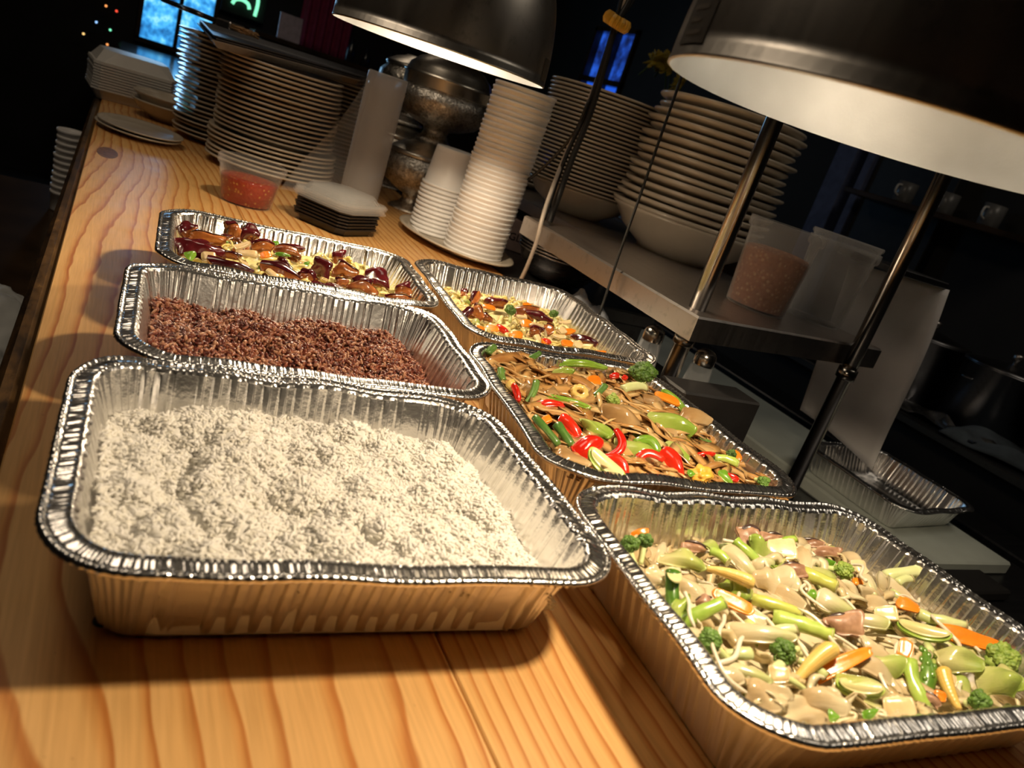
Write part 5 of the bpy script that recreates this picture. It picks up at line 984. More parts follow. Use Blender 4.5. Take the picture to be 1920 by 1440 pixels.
FOOD = [
('F','broc',0.3602,0.3631,0.05,-0.052,-0.891,-0.451,-0.394,-0.397,0.829,0.0164,0.0149,'pale broccoli floret by the far left corner'),
('F','broc',0.3723,0.3678,0.05,-0.498,-0.666,-0.555,-0.398,-0.393,0.829,0.0178,0.0125,'second pale broccoli floret tucked right of the corner one'),
('F','broc',0.561,0.35,0.05,-0.695,0.704,-0.146,-0.474,-0.296,0.829,0.0191,0.0167,'upright dark broccoli floret below the beige mushroom slab'),
('F','broc',0.3639,0.2662,0.05,0.539,-0.841,-0.041,-0.451,-0.33,0.829,0.0151,0.0174,'dark broccoli floret along the left rim'),
('F','broc',0.4233,0.2617,0.05,0.876,-0.239,0.418,-0.476,-0.294,0.829,0.0118,0.0183,'dark broccoli floret beside the cut baby corn'),
('F','broc',0.6429,0.2383,0.05,0.85,-0.184,0.494,-0.524,-0.194,0.829,0.0137,0.0262,'dark broccoli floret at the right wall'),
('F','broc',0.543,0.2047,0.05,-0.791,0.474,-0.387,-0.523,-0.197,0.829,0.0069,0.0155,'bright green broccoli floret at the near rim'),
('F','aspcut',0.3669,0.3203,0.0501,-0.298,-0.807,-0.509,-0.421,-0.368,0.829,0.03,0.0119,'dark green asparagus spear with a pale cut face'),
('F','stem',0.3745,0.2993,0.0501,0.888,-0.017,0.46,-0.437,-0.349,0.829,0.0362,0.0116,'thick bright green stem near the left rim'),
('F','stem',0.4556,0.283,0.05,0.697,-0.702,0.15,-0.475,-0.295,0.829,0.0394,0.0136,'long glossy green stem in the middle'),
('F','stemy',0.4518,0.3052,0.05,0.725,-0.672,0.151,-0.463,-0.313,0.829,0.0342,0.0105,'yellow-green stem above the long glossy one'),
('F','stemy',0.5303,0.3348,0.05,0.633,-0.769,0.084,-0.473,-0.298,0.829,0.0258,0.0128,'short yellow-green stem left of the upright broccoli'),
('F','stem',0.5057,0.2239,0.0502,-0.308,-0.852,-0.422,-0.511,-0.226,0.829,0.0331,0.012,'pale green stem pointing at the near rim'),
('F','stemp',0.6227,0.2848,0.05,0.657,-0.728,0.199,-0.509,-0.232,0.829,0.0346,0.011,'pale green stem along the right wall'),
('F','stem',0.4458,0.3642,0.05,0.495,-0.862,-0.109,-0.433,-0.354,0.829,0.0153,0.0087,'small bright green stem beside the dark mushroom'),
('F','stem',0.4828,0.3724,0.05,0.431,-0.892,-0.137,-0.443,-0.341,0.829,0.0225,0.0095,'bright green stem behind the big cream petal'),
('F','stem',0.5272,0.3822,0.05,0.891,-0.145,0.429,-0.453,-0.328,0.829,0.0368,0.0095,'bright green stem under the mushroom cap'),
('F','leaf',0.5615,0.3591,0.05,0.829,-0.472,0.3,-0.471,-0.301,0.829,0.0211,0.0115,'bright green leaf piece against the upright broccoli'),
('F','stemp',0.6487,0.343,0.05,0.849,-0.352,0.395,-0.494,-0.261,0.829,0.0314,0.012,'forked pale green stem by the far right wall'),
('F','stemp',0.639,0.3336,0.05,0.868,-0.151,0.472,-0.496,-0.259,0.829,0.0144,0.0084,'small pale green stem below the forked one'),
('F','zuc',0.45,0.2266,0.05,0.765,-0.578,0.285,-0.499,-0.251,0.829,0.0297,0.0114,'yellow-green zucchini wedge near the front'),
('F','zuc',0.5814,0.2733,0.05,0.65,-0.736,0.186,-0.506,-0.238,0.829,0.0392,0.0123,'zucchini wedge with green skin by the right carrot'),
('F','tip',0.5296,0.2352,0.0501,-0.514,-0.692,-0.506,-0.511,-0.227,0.829,0.0309,0.0121,'dark green asparagus tip beside the pale stem'),
('F','stemp',0.3751,0.2622,0.05,-0.874,0.33,-0.356,-0.458,-0.32,0.829,0.017,0.0094,'pale choy stalk joined to the left broccoli'),
('F','petal',0.413,0.2791,0.05,0.821,-0.505,0.268,-0.463,-0.313,0.829,0.0467,0.0136,'long glossy white green choy stalk'),
('F','stemp',0.4253,0.2784,0.05,0.879,-0.258,0.401,-0.468,-0.306,0.829,0.0283,0.0082,'thin pale choy stalk over the long glossy one'),
('F','carrot',0.4138,0.3108,0.05,0.672,-0.738,0.064,-0.447,-0.336,0.829,0.0305,0.0106,'bright orange carrot slice with ridged end left of centre'),
('F','carrot',0.4504,0.2458,0.0502,0.866,-0.041,0.499,-0.491,-0.268,0.829,0.0583,0.0105,'longest orange carrot stick beside the baby corn'),
('F','carrot',0.5363,0.2562,0.05,-0.641,-0.539,-0.547,-0.505,-0.241,0.829,0.0167,0.0102,'short orange carrot block above the pale stem'),
('F','carrot',0.6253,0.2628,0.0499,0.643,-0.737,0.207,-0.516,-0.216,0.829,0.0476,0.0134,'flared orange carrot slice at the right wall'),
('F','carrot',0.6016,0.3025,0.05,0.649,-0.742,0.166,-0.5,-0.251,0.829,0.0173,0.0111,'orange carrot piece below the beige crumbs'),
('F','carrot',0.3867,0.3923,0.05,0.917,-0.103,0.385,-0.393,-0.398,0.829,0.0158,0.0056,'small orange carrot tip by the corner broccoli'),
('F','carrot',0.5168,0.2133,0.05,0.667,-0.708,0.233,-0.517,-0.213,0.829,0.008,0.0068,'small orange carrot piece under the right baby corn'),
('F','carrot',0.5742,0.3322,0.05,0.832,-0.44,0.337,-0.484,-0.28,0.829,0.0088,0.0068,'small orange carrot piece right of the upright broccoli'),
('F','corn',0.4376,0.3408,0.05,-0.73,0.674,-0.109,-0.441,-0.344,0.829,0.0355,0.0105,'golden baby corn lying in the middle left'),
('F','corn',0.4307,0.2485,0.0502,-0.818,-0.191,-0.542,-0.484,-0.28,0.829,0.0413,0.0119,'baby corn cut at the front beside the long carrot'),
('F','corn',0.5349,0.2183,0.0501,-0.305,-0.86,-0.409,-0.518,-0.211,0.829,0.0295,0.0109,'curved baby corn at the near right rim'),
('F','mush',0.5053,0.3901,0.05,0.881,-0.34,0.33,-0.443,-0.342,0.829,0.0188,0.0197,'round brown mushroom cap at the far wall'),
('F','mush',0.533,0.3922,0.05,0.862,-0.402,0.308,-0.45,-0.331,0.829,0.0178,0.0092,'pink brown mushroom slice against the far wall'),
('F','mush',0.5738,0.3866,0.05,0.822,-0.502,0.27,-0.464,-0.312,0.829,0.024,0.0077,'dark edged mushroom slice near the far wall'),
('F','mush',0.5103,0.3463,0.05,0.874,-0.321,0.366,-0.463,-0.314,0.829,0.0199,0.0128,'brown mushroom piece in the middle'),
('F','mush',0.4981,0.2831,0.05,0.818,-0.476,0.321,-0.486,-0.276,0.829,0.0213,0.0145,'dark gilled mushroom right of the long green stem'),
('F','mush',0.4301,0.3756,0.05,0.8,-0.581,0.149,-0.421,-0.368,0.829,0.0199,0.008,'dark mushroom strip in the far left'),
('F','mush',0.3879,0.3119,0.05,0.894,-0.275,0.354,-0.436,-0.35,0.829,0.0138,0.0067,'grey mushroom piece behind the thick left stem'),
('F','mush',0.5771,0.3698,0.05,0.859,-0.372,0.353,-0.471,-0.302,0.829,0.0191,0.0105,'pinkish mushroom slice behind the upright broccoli'),
('F','slab',0.527,0.3753,0.05,0.845,-0.449,0.289,-0.455,-0.324,0.829,0.0232,0.0188,'squarish cream bamboo slab under the far wall'),
('F','petal',0.4647,0.3586,0.0501,0.302,-0.927,-0.221,-0.443,-0.341,0.829,0.0355,0.0141,'large curved cream petal in the far middle'),
('F','cab',0.4063,0.3604,0.05,0.792,-0.596,0.133,-0.418,-0.371,0.829,0.0348,0.0146,'folded pale cabbage leaf right of the corner broccoli'),
('F','slab',0.6002,0.352,0.05,0.868,-0.279,0.41,-0.482,-0.283,0.829,0.0132,0.0139,'beige bamboo piece right of the upright broccoli'),
('F','slab',0.4665,0.2082,0.05,0.795,-0.493,0.354,-0.511,-0.228,0.829,0.0187,0.0134,'beige bamboo triangle at the near rim'),
('F','slab',0.3934,0.243,0.05,0.807,-0.522,0.278,-0.476,-0.294,0.829,0.0131,0.0111,'white radish slab left of the cut baby corn'),
('F','cab',0.4924,0.2403,0.05,0.606,-0.783,0.136,-0.503,-0.245,0.829,0.0232,0.0214,'crumpled pale cabbage heart in the near middle'),
('F','onion',0.3647,0.3399,0.05,0.809,-0.572,0.136,-0.409,-0.381,0.829,0.0138,0.0153,'translucent onion piece by the left wall'),
('F','onion',0.3883,0.3223,0.05,0.798,-0.58,0.164,-0.43,-0.357,0.829,0.0219,0.022,'glassy onion square beside the asparagus spear'),
('F','petal',0.5164,0.3048,0.05,0.559,-0.828,0.041,-0.482,-0.284,0.829,0.0295,0.017,'cream cabbage rib in the centre right'),
('F','petal',0.5332,0.2876,0.05,0.727,-0.649,0.224,-0.492,-0.265,0.829,0.0308,0.0121,'beige cabbage rib below the centre one'),
('F','onion',0.3731,0.2286,0.05,0.822,-0.482,0.303,-0.477,-0.292,0.829,0.0321,0.0186,'broad translucent cabbage sheet at the near left rim'),
('F','onion',0.4073,0.2218,0.05,0.775,-0.568,0.276,-0.491,-0.267,0.829,0.0279,0.0161,'broad translucent cabbage sheet at the near rim'),
('F','cab',0.5794,0.2407,0.05,0.798,-0.471,0.375,-0.516,-0.214,0.829,0.0303,0.0171,'green edged cabbage leaf above the right baby corn'),
('F','cab',0.5933,0.219,0.05,0.628,-0.746,0.223,-0.525,-0.194,0.829,0.026,0.0192,'pale green cabbage leaf by the right rim'),
('F','cab',0.6179,0.2241,0.05,0.191,-0.976,-0.103,-0.526,-0.191,0.829,0.0207,0.0126,'curly pale cabbage leaf behind the right broccoli'),
('F','petal',0.3654,0.248,0.05,0.752,-0.634,0.18,-0.463,-0.314,0.829,0.0345,0.0094,'pale green cabbage strip at the left front'),
('F','leaf',0.4065,0.2091,0.05,0.789,-0.53,0.31,-0.497,-0.256,0.829,0.0068,0.0069,'dark green scallion square at the near rim'),
('F','leaf',0.4381,0.2074,0.05,0.855,-0.012,0.518,-0.505,-0.239,0.829,0.0112,0.0053,'green scallion piece by the beige triangle'),
('F','leaf',0.5035,0.3164,0.05,0.183,-0.954,-0.238,-0.473,-0.297,0.829,0.0092,0.0082,'deep green scallion piece in the centre'),
('F','slab',0.5426,0.2258,0.05,0.592,-0.789,0.164,-0.516,-0.215,0.829,0.0122,0.0125,'round yellow slice under the curved baby corn'),
('F','petal',0.5792,0.323,0.0501,-0.169,-0.903,-0.396,-0.488,-0.272,0.829,0.0287,0.01,'translucent green rib right of centre'),
('F','slab',0.5611,0.2935,0.05,0.783,-0.546,0.298,-0.496,-0.259,0.829,0.0178,0.0113,'beige slab left of the right zucchini wedge'),
('F','petal',0.4858,0.3555,0.05,0.891,-0.218,0.398,-0.451,-0.33,0.829,0.0206,0.0127,'white cauliflower-like rib below the cream slab'),
('F','onion',0.4761,0.3341,0.05,0.807,-0.541,0.236,-0.458,-0.321,0.829,0.0254,0.0223,'knot of clear noodles in the middle'),
('F','mush',0.5058,0.2117,0.05,0.322,-0.946,-0.046,-0.516,-0.216,0.829,0.0066,0.0064,'black mushroom sliver under the curved baby corn'),
('E','bean',0.3747,0.6478,0.066,0.034,-0.868,-0.495,-0.28,-0.484,0.829,0.0146,0.0082,'short cut green bean at the left rim'),
('E','bean',0.3719,0.6585,0.066,0.87,-0.493,-0.001,-0.275,-0.487,0.829,0.0072,0.0078,'second short green bean at the left rim'),
('E','bean',0.3876,0.6057,0.0661,-0.524,-0.644,-0.557,-0.301,-0.471,0.829,0.0337,0.0083,'dark green bean piece on the left side'),
('E','bean',0.3586,0.5216,0.0661,0.426,-0.85,-0.31,-0.317,-0.461,0.829,0.0342,0.0082,'long green bean along the left rim'),
('E','bean',0.3805,0.5192,0.066,0.315,-0.881,-0.354,-0.331,-0.451,0.829,0.0242,0.0107,'cut green bean beside the long one'),
('E','bean',0.4904,0.6386,0.0661,-0.74,-0.417,-0.527,-0.341,-0.444,0.829,0.0244,0.0087,'green bean piece right of the corn ring'),
('E','bean',0.3931,0.7198,0.066,0.69,0.503,0.521,-0.268,-0.491,0.829,0.013,0.0099,'green bean end in the far left corner'),
('E','bean',0.4474,0.7334,0.066,0.858,0.254,0.447,-0.291,-0.477,0.829,0.0201,0.0082,'green bean slanting at the far rim'),
('E','pepg',0.4262,0.601,0.066,0.874,-0.479,0.077,-0.323,-0.456,0.829,0.0557,0.0076,'long green pepper strip across the left'),
('E','arcg',0.4744,0.5175,0.066,0.729,-0.684,-0.008,-0.378,-0.412,0.829,0.0236,0.0126,'arched green pepper piece above the red ones'),
('E','pepg',0.5212,0.7263,0.066,0.929,-0.317,0.192,-0.326,-0.454,0.829,0.0669,0.0096,'snow pea pod along the far rim'),
('E','pepg',0.6085,0.6521,0.0661,0.381,-0.887,-0.262,-0.382,-0.409,0.829,0.0392,0.0104,'dark green pod behind the right carrot'),
('E','pepr',0.3708,0.6085,0.0661,0.05,-0.873,-0.485,-0.291,-0.478,0.829,0.0248,0.0074,'red pepper strip at the left rim'),
('E','pepr',0.399,0.5865,0.066,0.948,-0.195,0.251,-0.314,-0.462,0.829,0.0336,0.0086,'red pepper strip under the long green one'),
('E','pepr',0.4005,0.5429,0.066,0.434,-0.853,-0.289,-0.332,-0.45,0.829,0.0282,0.0128,'red orange pepper piece left of centre'),
('E','pepr',0.3964,0.502,0.0661,0.846,0.235,0.478,-0.346,-0.439,0.829,0.0318,0.018,'wide red pepper piece near the front'),
('E','arcr',0.4272,0.5053,0.0661,-0.594,-0.58,-0.557,-0.361,-0.427,0.829,0.0349,0.01,'curved red pepper arc beside the yellow wedge'),
('E','arcr',0.4095,0.4665,0.066,0.546,-0.82,-0.172,-0.369,-0.42,0.829,0.025,0.011,'folded red pepper arc dipping to the near rim'),
('E','arcr',0.4518,0.4859,0.066,0.922,-0.096,0.376,-0.381,-0.41,0.829,0.0287,0.0104,'looped red pepper strip in the near middle'),
('E','pepr',0.4845,0.4869,0.0661,0.165,-0.918,-0.361,-0.395,-0.396,0.829,0.0338,0.0172,'broad bright red pepper at the near rim'),
('E','pepr',0.5358,0.5081,0.066,0.912,-0.232,0.339,-0.406,-0.385,0.829,0.0302,0.0061,'thin red pepper strip at the right'),
('E','pepr',0.5523,0.7016,0.066,0.935,-0.093,0.341,-0.346,-0.439,0.829,0.0125,0.0079,'small red pepper piece at the far side'),
('E','pepr',0.5675,0.7005,0.066,0.584,-0.794,-0.168,-0.352,-0.435,0.829,0.0072,0.0069,'smallest red pepper piece at the far side'),
('E','pepr',0.5375,0.452,0.066,0.746,-0.658,0.1,-0.428,-0.36,0.829,0.0133,0.0069,'red pepper end in the near right corner'),
('E','carrot',0.5037,0.6713,0.066,0.941,-0.203,0.271,-0.336,-0.447,0.829,0.0184,0.014,'round carrot slice with a dark edge'),
('E','carrot',0.5962,0.6502,0.066,0.672,-0.738,-0.061,-0.378,-0.412,0.829,0.0314,0.0114,'orange carrot stick at the right wall'),
('E','carrot',0.3763,0.5476,0.066,0.889,0.16,0.428,-0.317,-0.461,0.829,0.0112,0.0081,'orange carrot piece by the long bean'),
('E','carrot',0.5872,0.5139,0.066,0.243,-0.926,-0.288,-0.421,-0.368,0.829,0.0139,0.0099,'orange carrot piece at the right wall'),
('E','corn',0.6604,0.7554,0.066,0.929,-0.198,0.312,-0.368,-0.421,0.829,0.0373,0.0135,'baby corn lying at the far right'),
('E','corn',0.3615,0.6177,0.066,0.409,-0.842,-0.351,-0.282,-0.483,0.829,0.0151,0.0109,'baby corn end at the left rim'),
('E','ring',0.4589,0.6275,0.066,0.939,-0.244,0.241,-0.33,-0.451,0.829,0.0002,0.0215,'baby corn ring in the middle left'),
('E','broc',0.5834,0.6895,0.0661,-0.488,-0.671,-0.558,-0.361,-0.427,0.829,0.0239,0.0333,'broccoli crown by the far right wall'),
('E','stemp',0.56,0.6672,0.066,0.933,-0.139,0.332,-0.359,-0.428,0.829,0.0306,0.0129,'pale broccoli stalk below the crown'),
('E','broc',0.4954,0.6092,0.066,0.416,-0.866,-0.277,-0.353,-0.434,0.829,0.0104,0.0155,'small broccoli sprig in the middle'),
('E','broc',0.5689,0.5088,0.066,-0.875,-0.081,-0.477,-0.417,-0.373,0.829,0.0143,0.0111,'small broccoli sprig at the right'),
('E','broc',0.5717,0.4607,0.066,-0.454,0.881,0.134,-0.435,-0.351,0.829,0.0087,0.0127,'dark broccoli sprig in the near right corner'),
('E','cab',0.5394,0.568,0.066,0.799,-0.597,0.079,-0.385,-0.405,0.829,0.0486,0.0347,'big glossy green cabbage piece right of centre'),
('E','cab',0.4636,0.6806,0.066,0.917,-0.374,0.14,-0.315,-0.462,0.829,0.0253,0.0163,'pale green cabbage piece at the far left'),
('E','cab',0.428,0.5418,0.066,0.659,-0.743,-0.117,-0.347,-0.439,0.829,0.0306,0.0138,'pale cabbage rib left of centre'),
('E','cab',0.4531,0.5107,0.066,0.802,-0.594,0.06,-0.371,-0.418,0.829,0.0405,0.0226,'pale green cabbage square above the red loop'),
('E','zuc',0.3958,0.4702,0.066,0.565,-0.807,-0.171,-0.36,-0.428,0.829,0.0378,0.0166,'yellow-green cabbage wedge at the near rim'),
('E','onion',0.6061,0.6071,0.066,0.762,-0.646,0.055,-0.395,-0.396,0.829,0.0347,0.019,'whitish cabbage rib by the right wall'),
('E','cab',0.5027,0.5083,0.066,0.535,-0.832,-0.145,-0.393,-0.398,0.829,0.0256,0.0149,'yellow-green cabbage piece behind the broad red pepper'),
('E','stem',0.5622,0.5001,0.066,0.769,-0.631,0.104,-0.418,-0.372,0.829,0.0231,0.0092,'light green stalk near the right wall'),
('E','onion',0.4802,0.5702,0.066,0.774,-0.633,0.01,-0.36,-0.428,0.829,0.0497,0.0246,'large translucent onion sheet in the centre'),
('E','onion',0.3672,0.4779,0.066,0.817,-0.576,0.027,-0.341,-0.443,0.829,0.0313,0.0186,'translucent noodle sheet at the near left rim'),
('E','egg',0.5012,0.4622,0.066,0.838,-0.515,0.18,-0.411,-0.379,0.829,0.0181,0.0169,'orange scrambled egg lump at the near rim'),
('E','leaf',0.5319,0.4601,0.066,0.315,-0.917,-0.244,-0.423,-0.366,0.829,0.0188,0.0103,'dark green leaf by the near right corner'),
('E','leaf',0.4895,0.4494,0.066,0.854,-0.477,0.207,-0.412,-0.378,0.829,0.0079,0.0071,'green leaf below the egg lump'),
('C','egp',0.0952,1.0132,0.057,0.839,0.426,0.339,-0.052,-0.557,0.829,0.0217,0.0186,'dark eggplant chunk in the far left corner'),
('C','egp',0.1167,0.9941,0.057,0.998,-0.05,0.045,-0.065,-0.555,0.829,0.0333,0.0155,'brown fleshed eggplant slab beside the corner chunk'),
('C','egp',0.1028,0.9392,0.057,0.996,0.024,0.089,-0.061,-0.556,0.829,0.0497,0.0153,'long dark eggplant piece at the left'),
('C','egp',0.1346,0.9379,0.057,0.98,-0.196,-0.037,-0.079,-0.554,0.829,0.028,0.0104,'dark tapering eggplant end left of the peanut slice'),
('C','egp',0.1559,1.0664,0.057,0.992,0.034,0.12,-0.081,-0.553,0.829,0.0175,0.0251,'dark eggplant lump at the far wall'),
('C','egp',0.1777,1.0719,0.057,0.947,-0.305,-0.098,-0.091,-0.552,0.829,0.0222,0.0255,'glossy black eggplant wedge at the far wall'),
('C','egp',0.1842,1.0137,0.057,0.984,0.069,0.164,-0.1,-0.55,0.829,0.0252,0.0195,'glossy eggplant chunk behind the carrot'),
('C','egp',0.2231,1.0238,0.057,0.984,-0.178,0.024,-0.119,-0.546,0.829,0.0359,0.02,'reddish eggplant chunk right of the carrot'),
('C','egp',0.137,0.886,0.057,0.996,-0.04,0.076,-0.085,-0.553,0.829,0.0416,0.0122,'flat eggplant slice at the near rim'),
('C','egp',0.1973,0.8986,0.057,0.952,-0.299,-0.06,-0.12,-0.546,0.829,0.0403,0.0222,'ragged dark eggplant pieces at the near rim'),
('C','leaf',0.0931,0.9055,0.057,0.773,0.501,0.39,-0.057,-0.556,0.829,0.0139,0.0113,'basil leaf at the left wall'),
('C','leaf',0.1377,0.9951,0.057,0.921,-0.357,-0.153,-0.077,-0.554,0.829,0.0089,0.0069,'small basil leaf behind the brown slab'),
('C','leaf',0.2057,1.0347,0.057,0.637,-0.679,-0.366,-0.109,-0.548,0.829,0.0125,0.0117,'light basil leaf by the glossy chunk'),
('C','leaf',0.2086,0.99,0.057,0.993,-0.094,0.076,-0.115,-0.547,0.829,0.0203,0.0065,'long basil leaf beside the reddish chunk'),
('C','leaf',0.1726,0.8999,0.057,0.585,-0.709,-0.395,-0.105,-0.549,0.829,0.0167,0.0082,'curved basil leaf at the near rim'),
('C','leaf',0.2361,0.9703,0.057,0.61,0.615,0.5,-0.132,-0.543,0.829,0.0091,0.0064,'basil leaf in the middle'),
('C','carrot',0.1838,0.9694,0.057,0.898,0.307,0.316,-0.104,-0.549,0.829,0.0154,0.01,'small bright carrot slice in the middle'),
('C','slab',0.1595,0.9573,0.057,0.995,-0.011,0.103,-0.092,-0.552,0.829,0.0277,0.0101,'pale tan onion slice in the middle'),
('C','slab',0.1123,0.9081,0.057,0.977,0.132,0.169,-0.069,-0.555,0.829,0.0176,0.0137,'pale onion slice near the left'),
('C','slab',0.1574,0.9917,0.057,0.882,0.344,0.322,-0.088,-0.552,0.829,0.0219,0.0079,'tan onion sliver behind the middle slice'),
('C','egp',0.2597,0.9757,0.057,0.853,-0.492,-0.173,-0.144,-0.54,0.829,0.0273,0.0245,'curled orange brown eggplant slice in the middle right'),
('C','egp',0.2914,1.0349,0.057,0.988,-0.079,0.129,-0.152,-0.538,0.829,0.0172,0.0191,'upright purple eggplant skin in the middle right'),
('C','egp',0.2876,0.9721,0.057,0.931,-0.36,-0.055,-0.159,-0.536,0.829,0.029,0.0198,'dark eggplant slice in front of the upright skin'),
('C','egp',0.3333,0.975,0.057,0.983,-0.109,0.145,-0.181,-0.529,0.829,0.0297,0.0254,'orange eggplant slices near the right end'),
('C','egp',0.295,0.9191,0.057,0.985,-0.123,0.124,-0.171,-0.532,0.829,0.03,0.0191,'crisp orange eggplant slice in front'),
('C','egp',0.2655,0.9116,0.057,0.962,0.107,0.251,-0.156,-0.537,0.829,0.0176,0.0124,'small brown eggplant chunk in front'),
('C','egp',0.2262,0.9148,0.057,0.914,-0.391,-0.108,-0.134,-0.543,0.829,0.0192,0.0153,'brown eggplant chunk by the small basil'),
('C','egp',0.3555,0.9364,0.057,0.965,0.044,0.259,-0.198,-0.523,0.829,0.0208,0.0149,'dark eggplant fold at the right end'),
('C','egp',0.3384,0.8896,0.057,0.978,-0.049,0.204,-0.199,-0.523,0.829,0.0331,0.0127,'dark eggplant slice lying at the near right'),
('C','egp',0.2429,0.879,0.057,0.98,-0.19,0.052,-0.149,-0.539,0.829,0.031,0.0075,'flat dark eggplant slice at the near rim right'),
('D','egp',0.4947,1.0094,0.0461,0.501,0.71,0.495,-0.22,-0.449,0.866,0.0272,0.0152,'upright red eggplant skin at the left'),
('D','egp',0.468,0.9275,0.046,0.658,-0.726,-0.203,-0.225,-0.446,0.866,0.0195,0.0185,'brown eggplant piece below the upright skin'),
('D','egp',0.451,0.9236,0.046,0.702,0.543,0.46,-0.219,-0.449,0.866,0.0215,0.01,'purple eggplant strip at the left wall'),
('D','egp',0.5278,0.9994,0.046,0.968,-0.024,0.249,-0.233,-0.442,0.866,0.0304,0.015,'flat purple eggplant piece at the far wall'),
('D','egp',0.5765,0.9896,0.046,0.938,-0.329,0.109,-0.252,-0.432,0.866,0.0295,0.0203,'angular purple eggplant in the middle far side'),
('D','egp',0.5904,0.9697,0.046,0.95,-0.273,0.151,-0.26,-0.427,0.866,0.0294,0.0167,'brown eggplant chunk with orange flesh'),
('D','egp',0.5477,0.8965,0.046,0.93,-0.352,0.107,-0.261,-0.427,0.866,0.0176,0.0171,'dark eggplant chunk in the middle'),
('D','egp',0.5841,0.9254,0.046,0.574,-0.792,-0.21,-0.267,-0.423,0.866,0.017,0.0178,'brown eggplant slice right of the dark chunk'),
('D','egp',0.6233,0.8874,0.046,0.882,-0.466,0.073,-0.287,-0.409,0.866,0.0331,0.0144,'dark eggplant disc at the near right'),
('D','egp',0.4841,1.0237,0.046,0.859,-0.51,-0.054,-0.214,-0.452,0.866,0.0089,0.01,'small red eggplant bit in the far left corner'),
('D','egp',0.4795,0.9154,0.046,0.827,-0.559,-0.064,-0.232,-0.443,0.866,0.0117,0.0092,'small dark eggplant bit left of the broccoli'),
('D','carrot',0.5033,0.97,0.046,0.927,-0.37,0.057,-0.23,-0.444,0.866,0.0208,0.0084,'orange carrot strip at the far left'),
('D','carrot',0.4631,0.8661,0.046,0.929,-0.363,0.068,-0.236,-0.441,0.866,0.0203,0.0126,'orange carrot slice at the near left'),
('D','pepr',0.4839,0.8752,0.046,0.663,-0.726,-0.182,-0.242,-0.438,0.866,0.0194,0.0098,'red pepper piece at the near left'),
('D','carrot',0.4968,0.8575,0.046,0.965,-0.178,0.19,-0.251,-0.433,0.866,0.0184,0.0124,'orange carrot coin at the near rim'),
('D','carrot',0.5435,0.9206,0.046,0.931,-0.351,0.099,-0.254,-0.431,0.866,0.0171,0.0143,'orange carrot slice in the middle'),
('D','carrot',0.6181,0.9222,0.046,0.945,0.042,0.324,-0.278,-0.415,0.866,0.0198,0.0105,'orange carrot piece at the right'),
('D','carrot',0.581,0.8623,0.046,0.944,-0.282,0.17,-0.279,-0.415,0.866,0.0167,0.0114,'orange carrot chunk at the near right'),
('D','pepr',0.5425,0.8551,0.046,0.879,-0.475,0.04,-0.268,-0.422,0.866,0.0165,0.0075,'red pepper strip at the near rim'),
('D','carrot',0.6271,0.848,0.046,0.941,-0.276,0.195,-0.297,-0.402,0.866,0.0194,0.004,'orange carrot sliver at the near right corner'),
('D','carrot',0.4434,0.8605,0.046,0.903,-0.43,0.018,-0.229,-0.444,0.866,0.0128,0.0058,'orange carrot sliver at the left wall'),
('D','broc',0.5287,0.9453,0.046,-0.129,-0.871,-0.475,-0.244,-0.436,0.866,0.0177,0.0179,'pale green broccoli in the middle'),
('D','broc',0.6243,0.9809,0.046,0.104,-0.906,-0.409,-0.268,-0.422,0.866,0.0143,0.0144,'green broccoli at the far right'),
('D','cab',0.4704,0.9816,0.046,0.932,-0.361,0.045,-0.216,-0.451,0.866,0.0132,0.0096,'bright green cabbage at the far left'),
('D','slab',0.5488,0.9502,0.046,0.968,-0.121,0.219,-0.25,-0.433,0.866,0.0171,0.0071,'pale onion strip in the middle'),
('D','arco',0.5563,0.9045,0.046,0.665,-0.73,-0.158,-0.262,-0.426,0.866,0.0305,0.0057,'curved pale onion arc over the dark chunk'),
('D','slab',0.581,0.8872,0.046,0.892,-0.446,0.067,-0.274,-0.418,0.866,0.0195,0.0063,'pale onion strip at the right'),
('D','slab',0.6337,0.9659,0.046,0.949,0.028,0.314,-0.274,-0.418,0.866,0.0232,0.0058,'pale onion strip at the far right'),
('D','slab',0.6,0.8636,0.046,0.883,-0.463,0.071,-0.285,-0.411,0.866,0.0129,0.0125,'pale green zucchini piece at the near right'),
('D','slab',0.6052,0.9212,0.046,0.91,0.178,0.374,-0.275,-0.418,0.866,0.0122,0.0114,'pale green zucchini piece at the right'),
('D','slab',0.4711,0.8798,0.046,0.732,-0.667,-0.14,-0.236,-0.441,0.866,0.0122,0.0059,'pale onion strip over the near left carrot'),
('D','cab',0.4465,0.8832,0.046,0.863,-0.503,-0.034,-0.226,-0.446,0.866,0.0126,0.0118,'yellow-green cabbage at the left wall'),
('D','slab',0.5314,0.8587,0.046,0.178,-0.904,-0.39,-0.263,-0.425,0.866,0.0146,0.0075,'pale onion piece by the near rim')
]
SUF = {'F': 'mixed vegetables', 'E': 'noodle tray', 'C': 'eggplant curry', 'D': 'carrot and eggplant tray'}
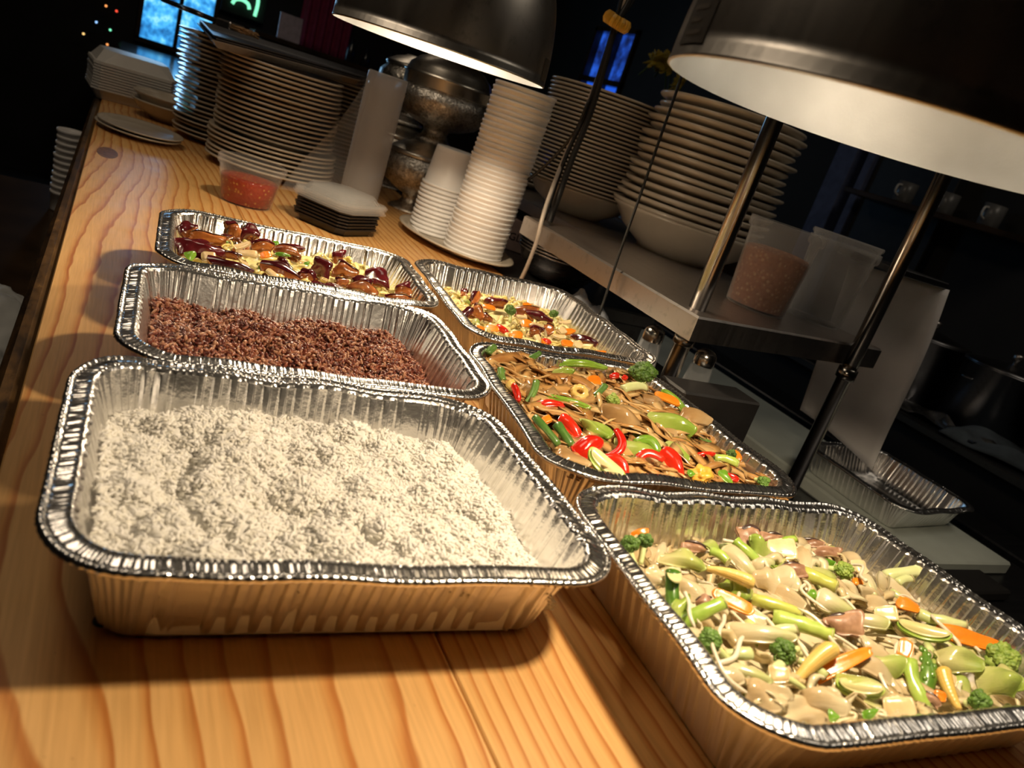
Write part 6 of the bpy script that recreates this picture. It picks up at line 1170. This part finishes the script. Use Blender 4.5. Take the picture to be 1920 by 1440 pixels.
for k, (p, kind, x, y, z, ax, ay, az, nx, ny, nz_, L, Wd, lb) in enumerate(FOOD):
    rr = random.Random(k); nn = (nx+rr.uniform(-.12, .12), ny+rr.uniform(-.12, .12), nz_); thick = {'broc': .2, 'mush': .15, 'egg': .1}.get(kind, .0)
    if p == 'E' and kind in ('cab',): kind = 'cabg'
    if p == 'E' and kind == 'onion': kind = 'onionb'
    Qp = {'F': QF, 'E': QE, 'C': QC, 'D': QD}[p]; uv = local_uv(Qp, np.array([[x, y]]))[0]; lim = {'F': .84, 'E': .83, 'C': .80, 'D': .78}[p]; cl = np.clip(uv, -lim, lim)
    if (cl != uv).any(): q = np.array(Qp); w = np.array([(1-cl[0])*(1-cl[1]), (1+cl[0])*(1-cl[1]), (1+cl[0])*(1+cl[1]), (1-cl[0])*(1+cl[1])])/4; x, y = w @ q
    place(kind, (x, y, z+.001), (ax, ay, az), nn, L, Wd, lb+' in the '+SUF[p], None, k+1)
# bean sprouts and small off-cuts that nothing tells apart
rq = np.random.RandomState(12)
def scatter(kind, quad, surf, n, L, Wd, label, group, inset, lift, seed):
    r = np.random.RandomState(seed); P = inside_tray(quad, inset)(r, n); Z = surf(P)
    for k in range(n):
        a = r.uniform(0, 6.28); place(kind, (P[k][0], P[k][1], Z[k]+lift*r.uniform(.5, 1.3)), (math.cos(a), math.sin(a), r.normal(0, .15)), (r.normal(0, .25), r.normal(0, .25)-.15, 1), L*r.uniform(.7, 1.25), Wd*r.uniform(.8, 1.2), label, group, seed*100+k)
scatter('sprout', QF, sF, 34, .036, .0032, 'thin white bean sprout tangled among the mixed vegetables', 'bean sprouts in the mixed vegetables', .036, .009, 3)
scatter('onion', QF, sF, 46, .028, .018, 'small translucent cabbage scrap among the mixed vegetables', 'cabbage scraps in the mixed vegetables', .036, .005, 4)
scatter('cab', QF, sF, 20, .026, .015, 'small crinkled pale green leaf scrap among the mixed vegetables', 'leaf scraps in the mixed vegetables', .038, .006, 14)
scatter('stemp', QF, sF, 16, .018, .007, 'small pale green stem off-cut among the mixed vegetables', 'stem off-cuts in the mixed vegetables', .036, .005, 5)
scatter('onionb', QE, sE, 30, .026, .018, 'brown glazed onion scrap among the flat noodles', 'onion scraps in the noodle tray', .034, .006, 6)
scatter('bean', QE, sE, 8, .016, .006, 'small green bean off-cut among the flat noodles', 'bean off-cuts in the noodle tray', .034, .007, 7)
scatter('slab', QC, sC, 22, .018, .009, 'small pale onion flake in the yellow eggplant curry', 'onion flakes in the eggplant curry', .040, .004, 8)
scatter('egp', QC, sC, 9, .022, .013, 'small eggplant scrap in the yellow eggplant curry', 'eggplant scraps in the curry', .042, .007, 9)
scatter('slab', QD, sD, 18, .018, .007, 'small pale onion strip in the carrot and eggplant tray', 'onion strips in the carrot tray', .042, .005, 10)
scatter('carrot', QD, sD, 9, .014, .009, 'small orange carrot off-cut in the carrot and eggplant tray', 'carrot off-cuts in the carrot tray', .042, .006, 11)
# dark scrap of leaf on the counter
o = place('leaf', (.029, .372, .0012), (.3, .95, 0), (0, 0, 1), .020, .008, 'dark wilted leaf scrap on the counter left of the white rice tray', None, 999)
o.data.materials[0] = fm('wilted_leaf', (.01, .02, .006), (.03, .045, .015), .5, 0)
# keep several copies of one thing from sharing an exact name ending in an artefact
bpy.context.view_layer.update()
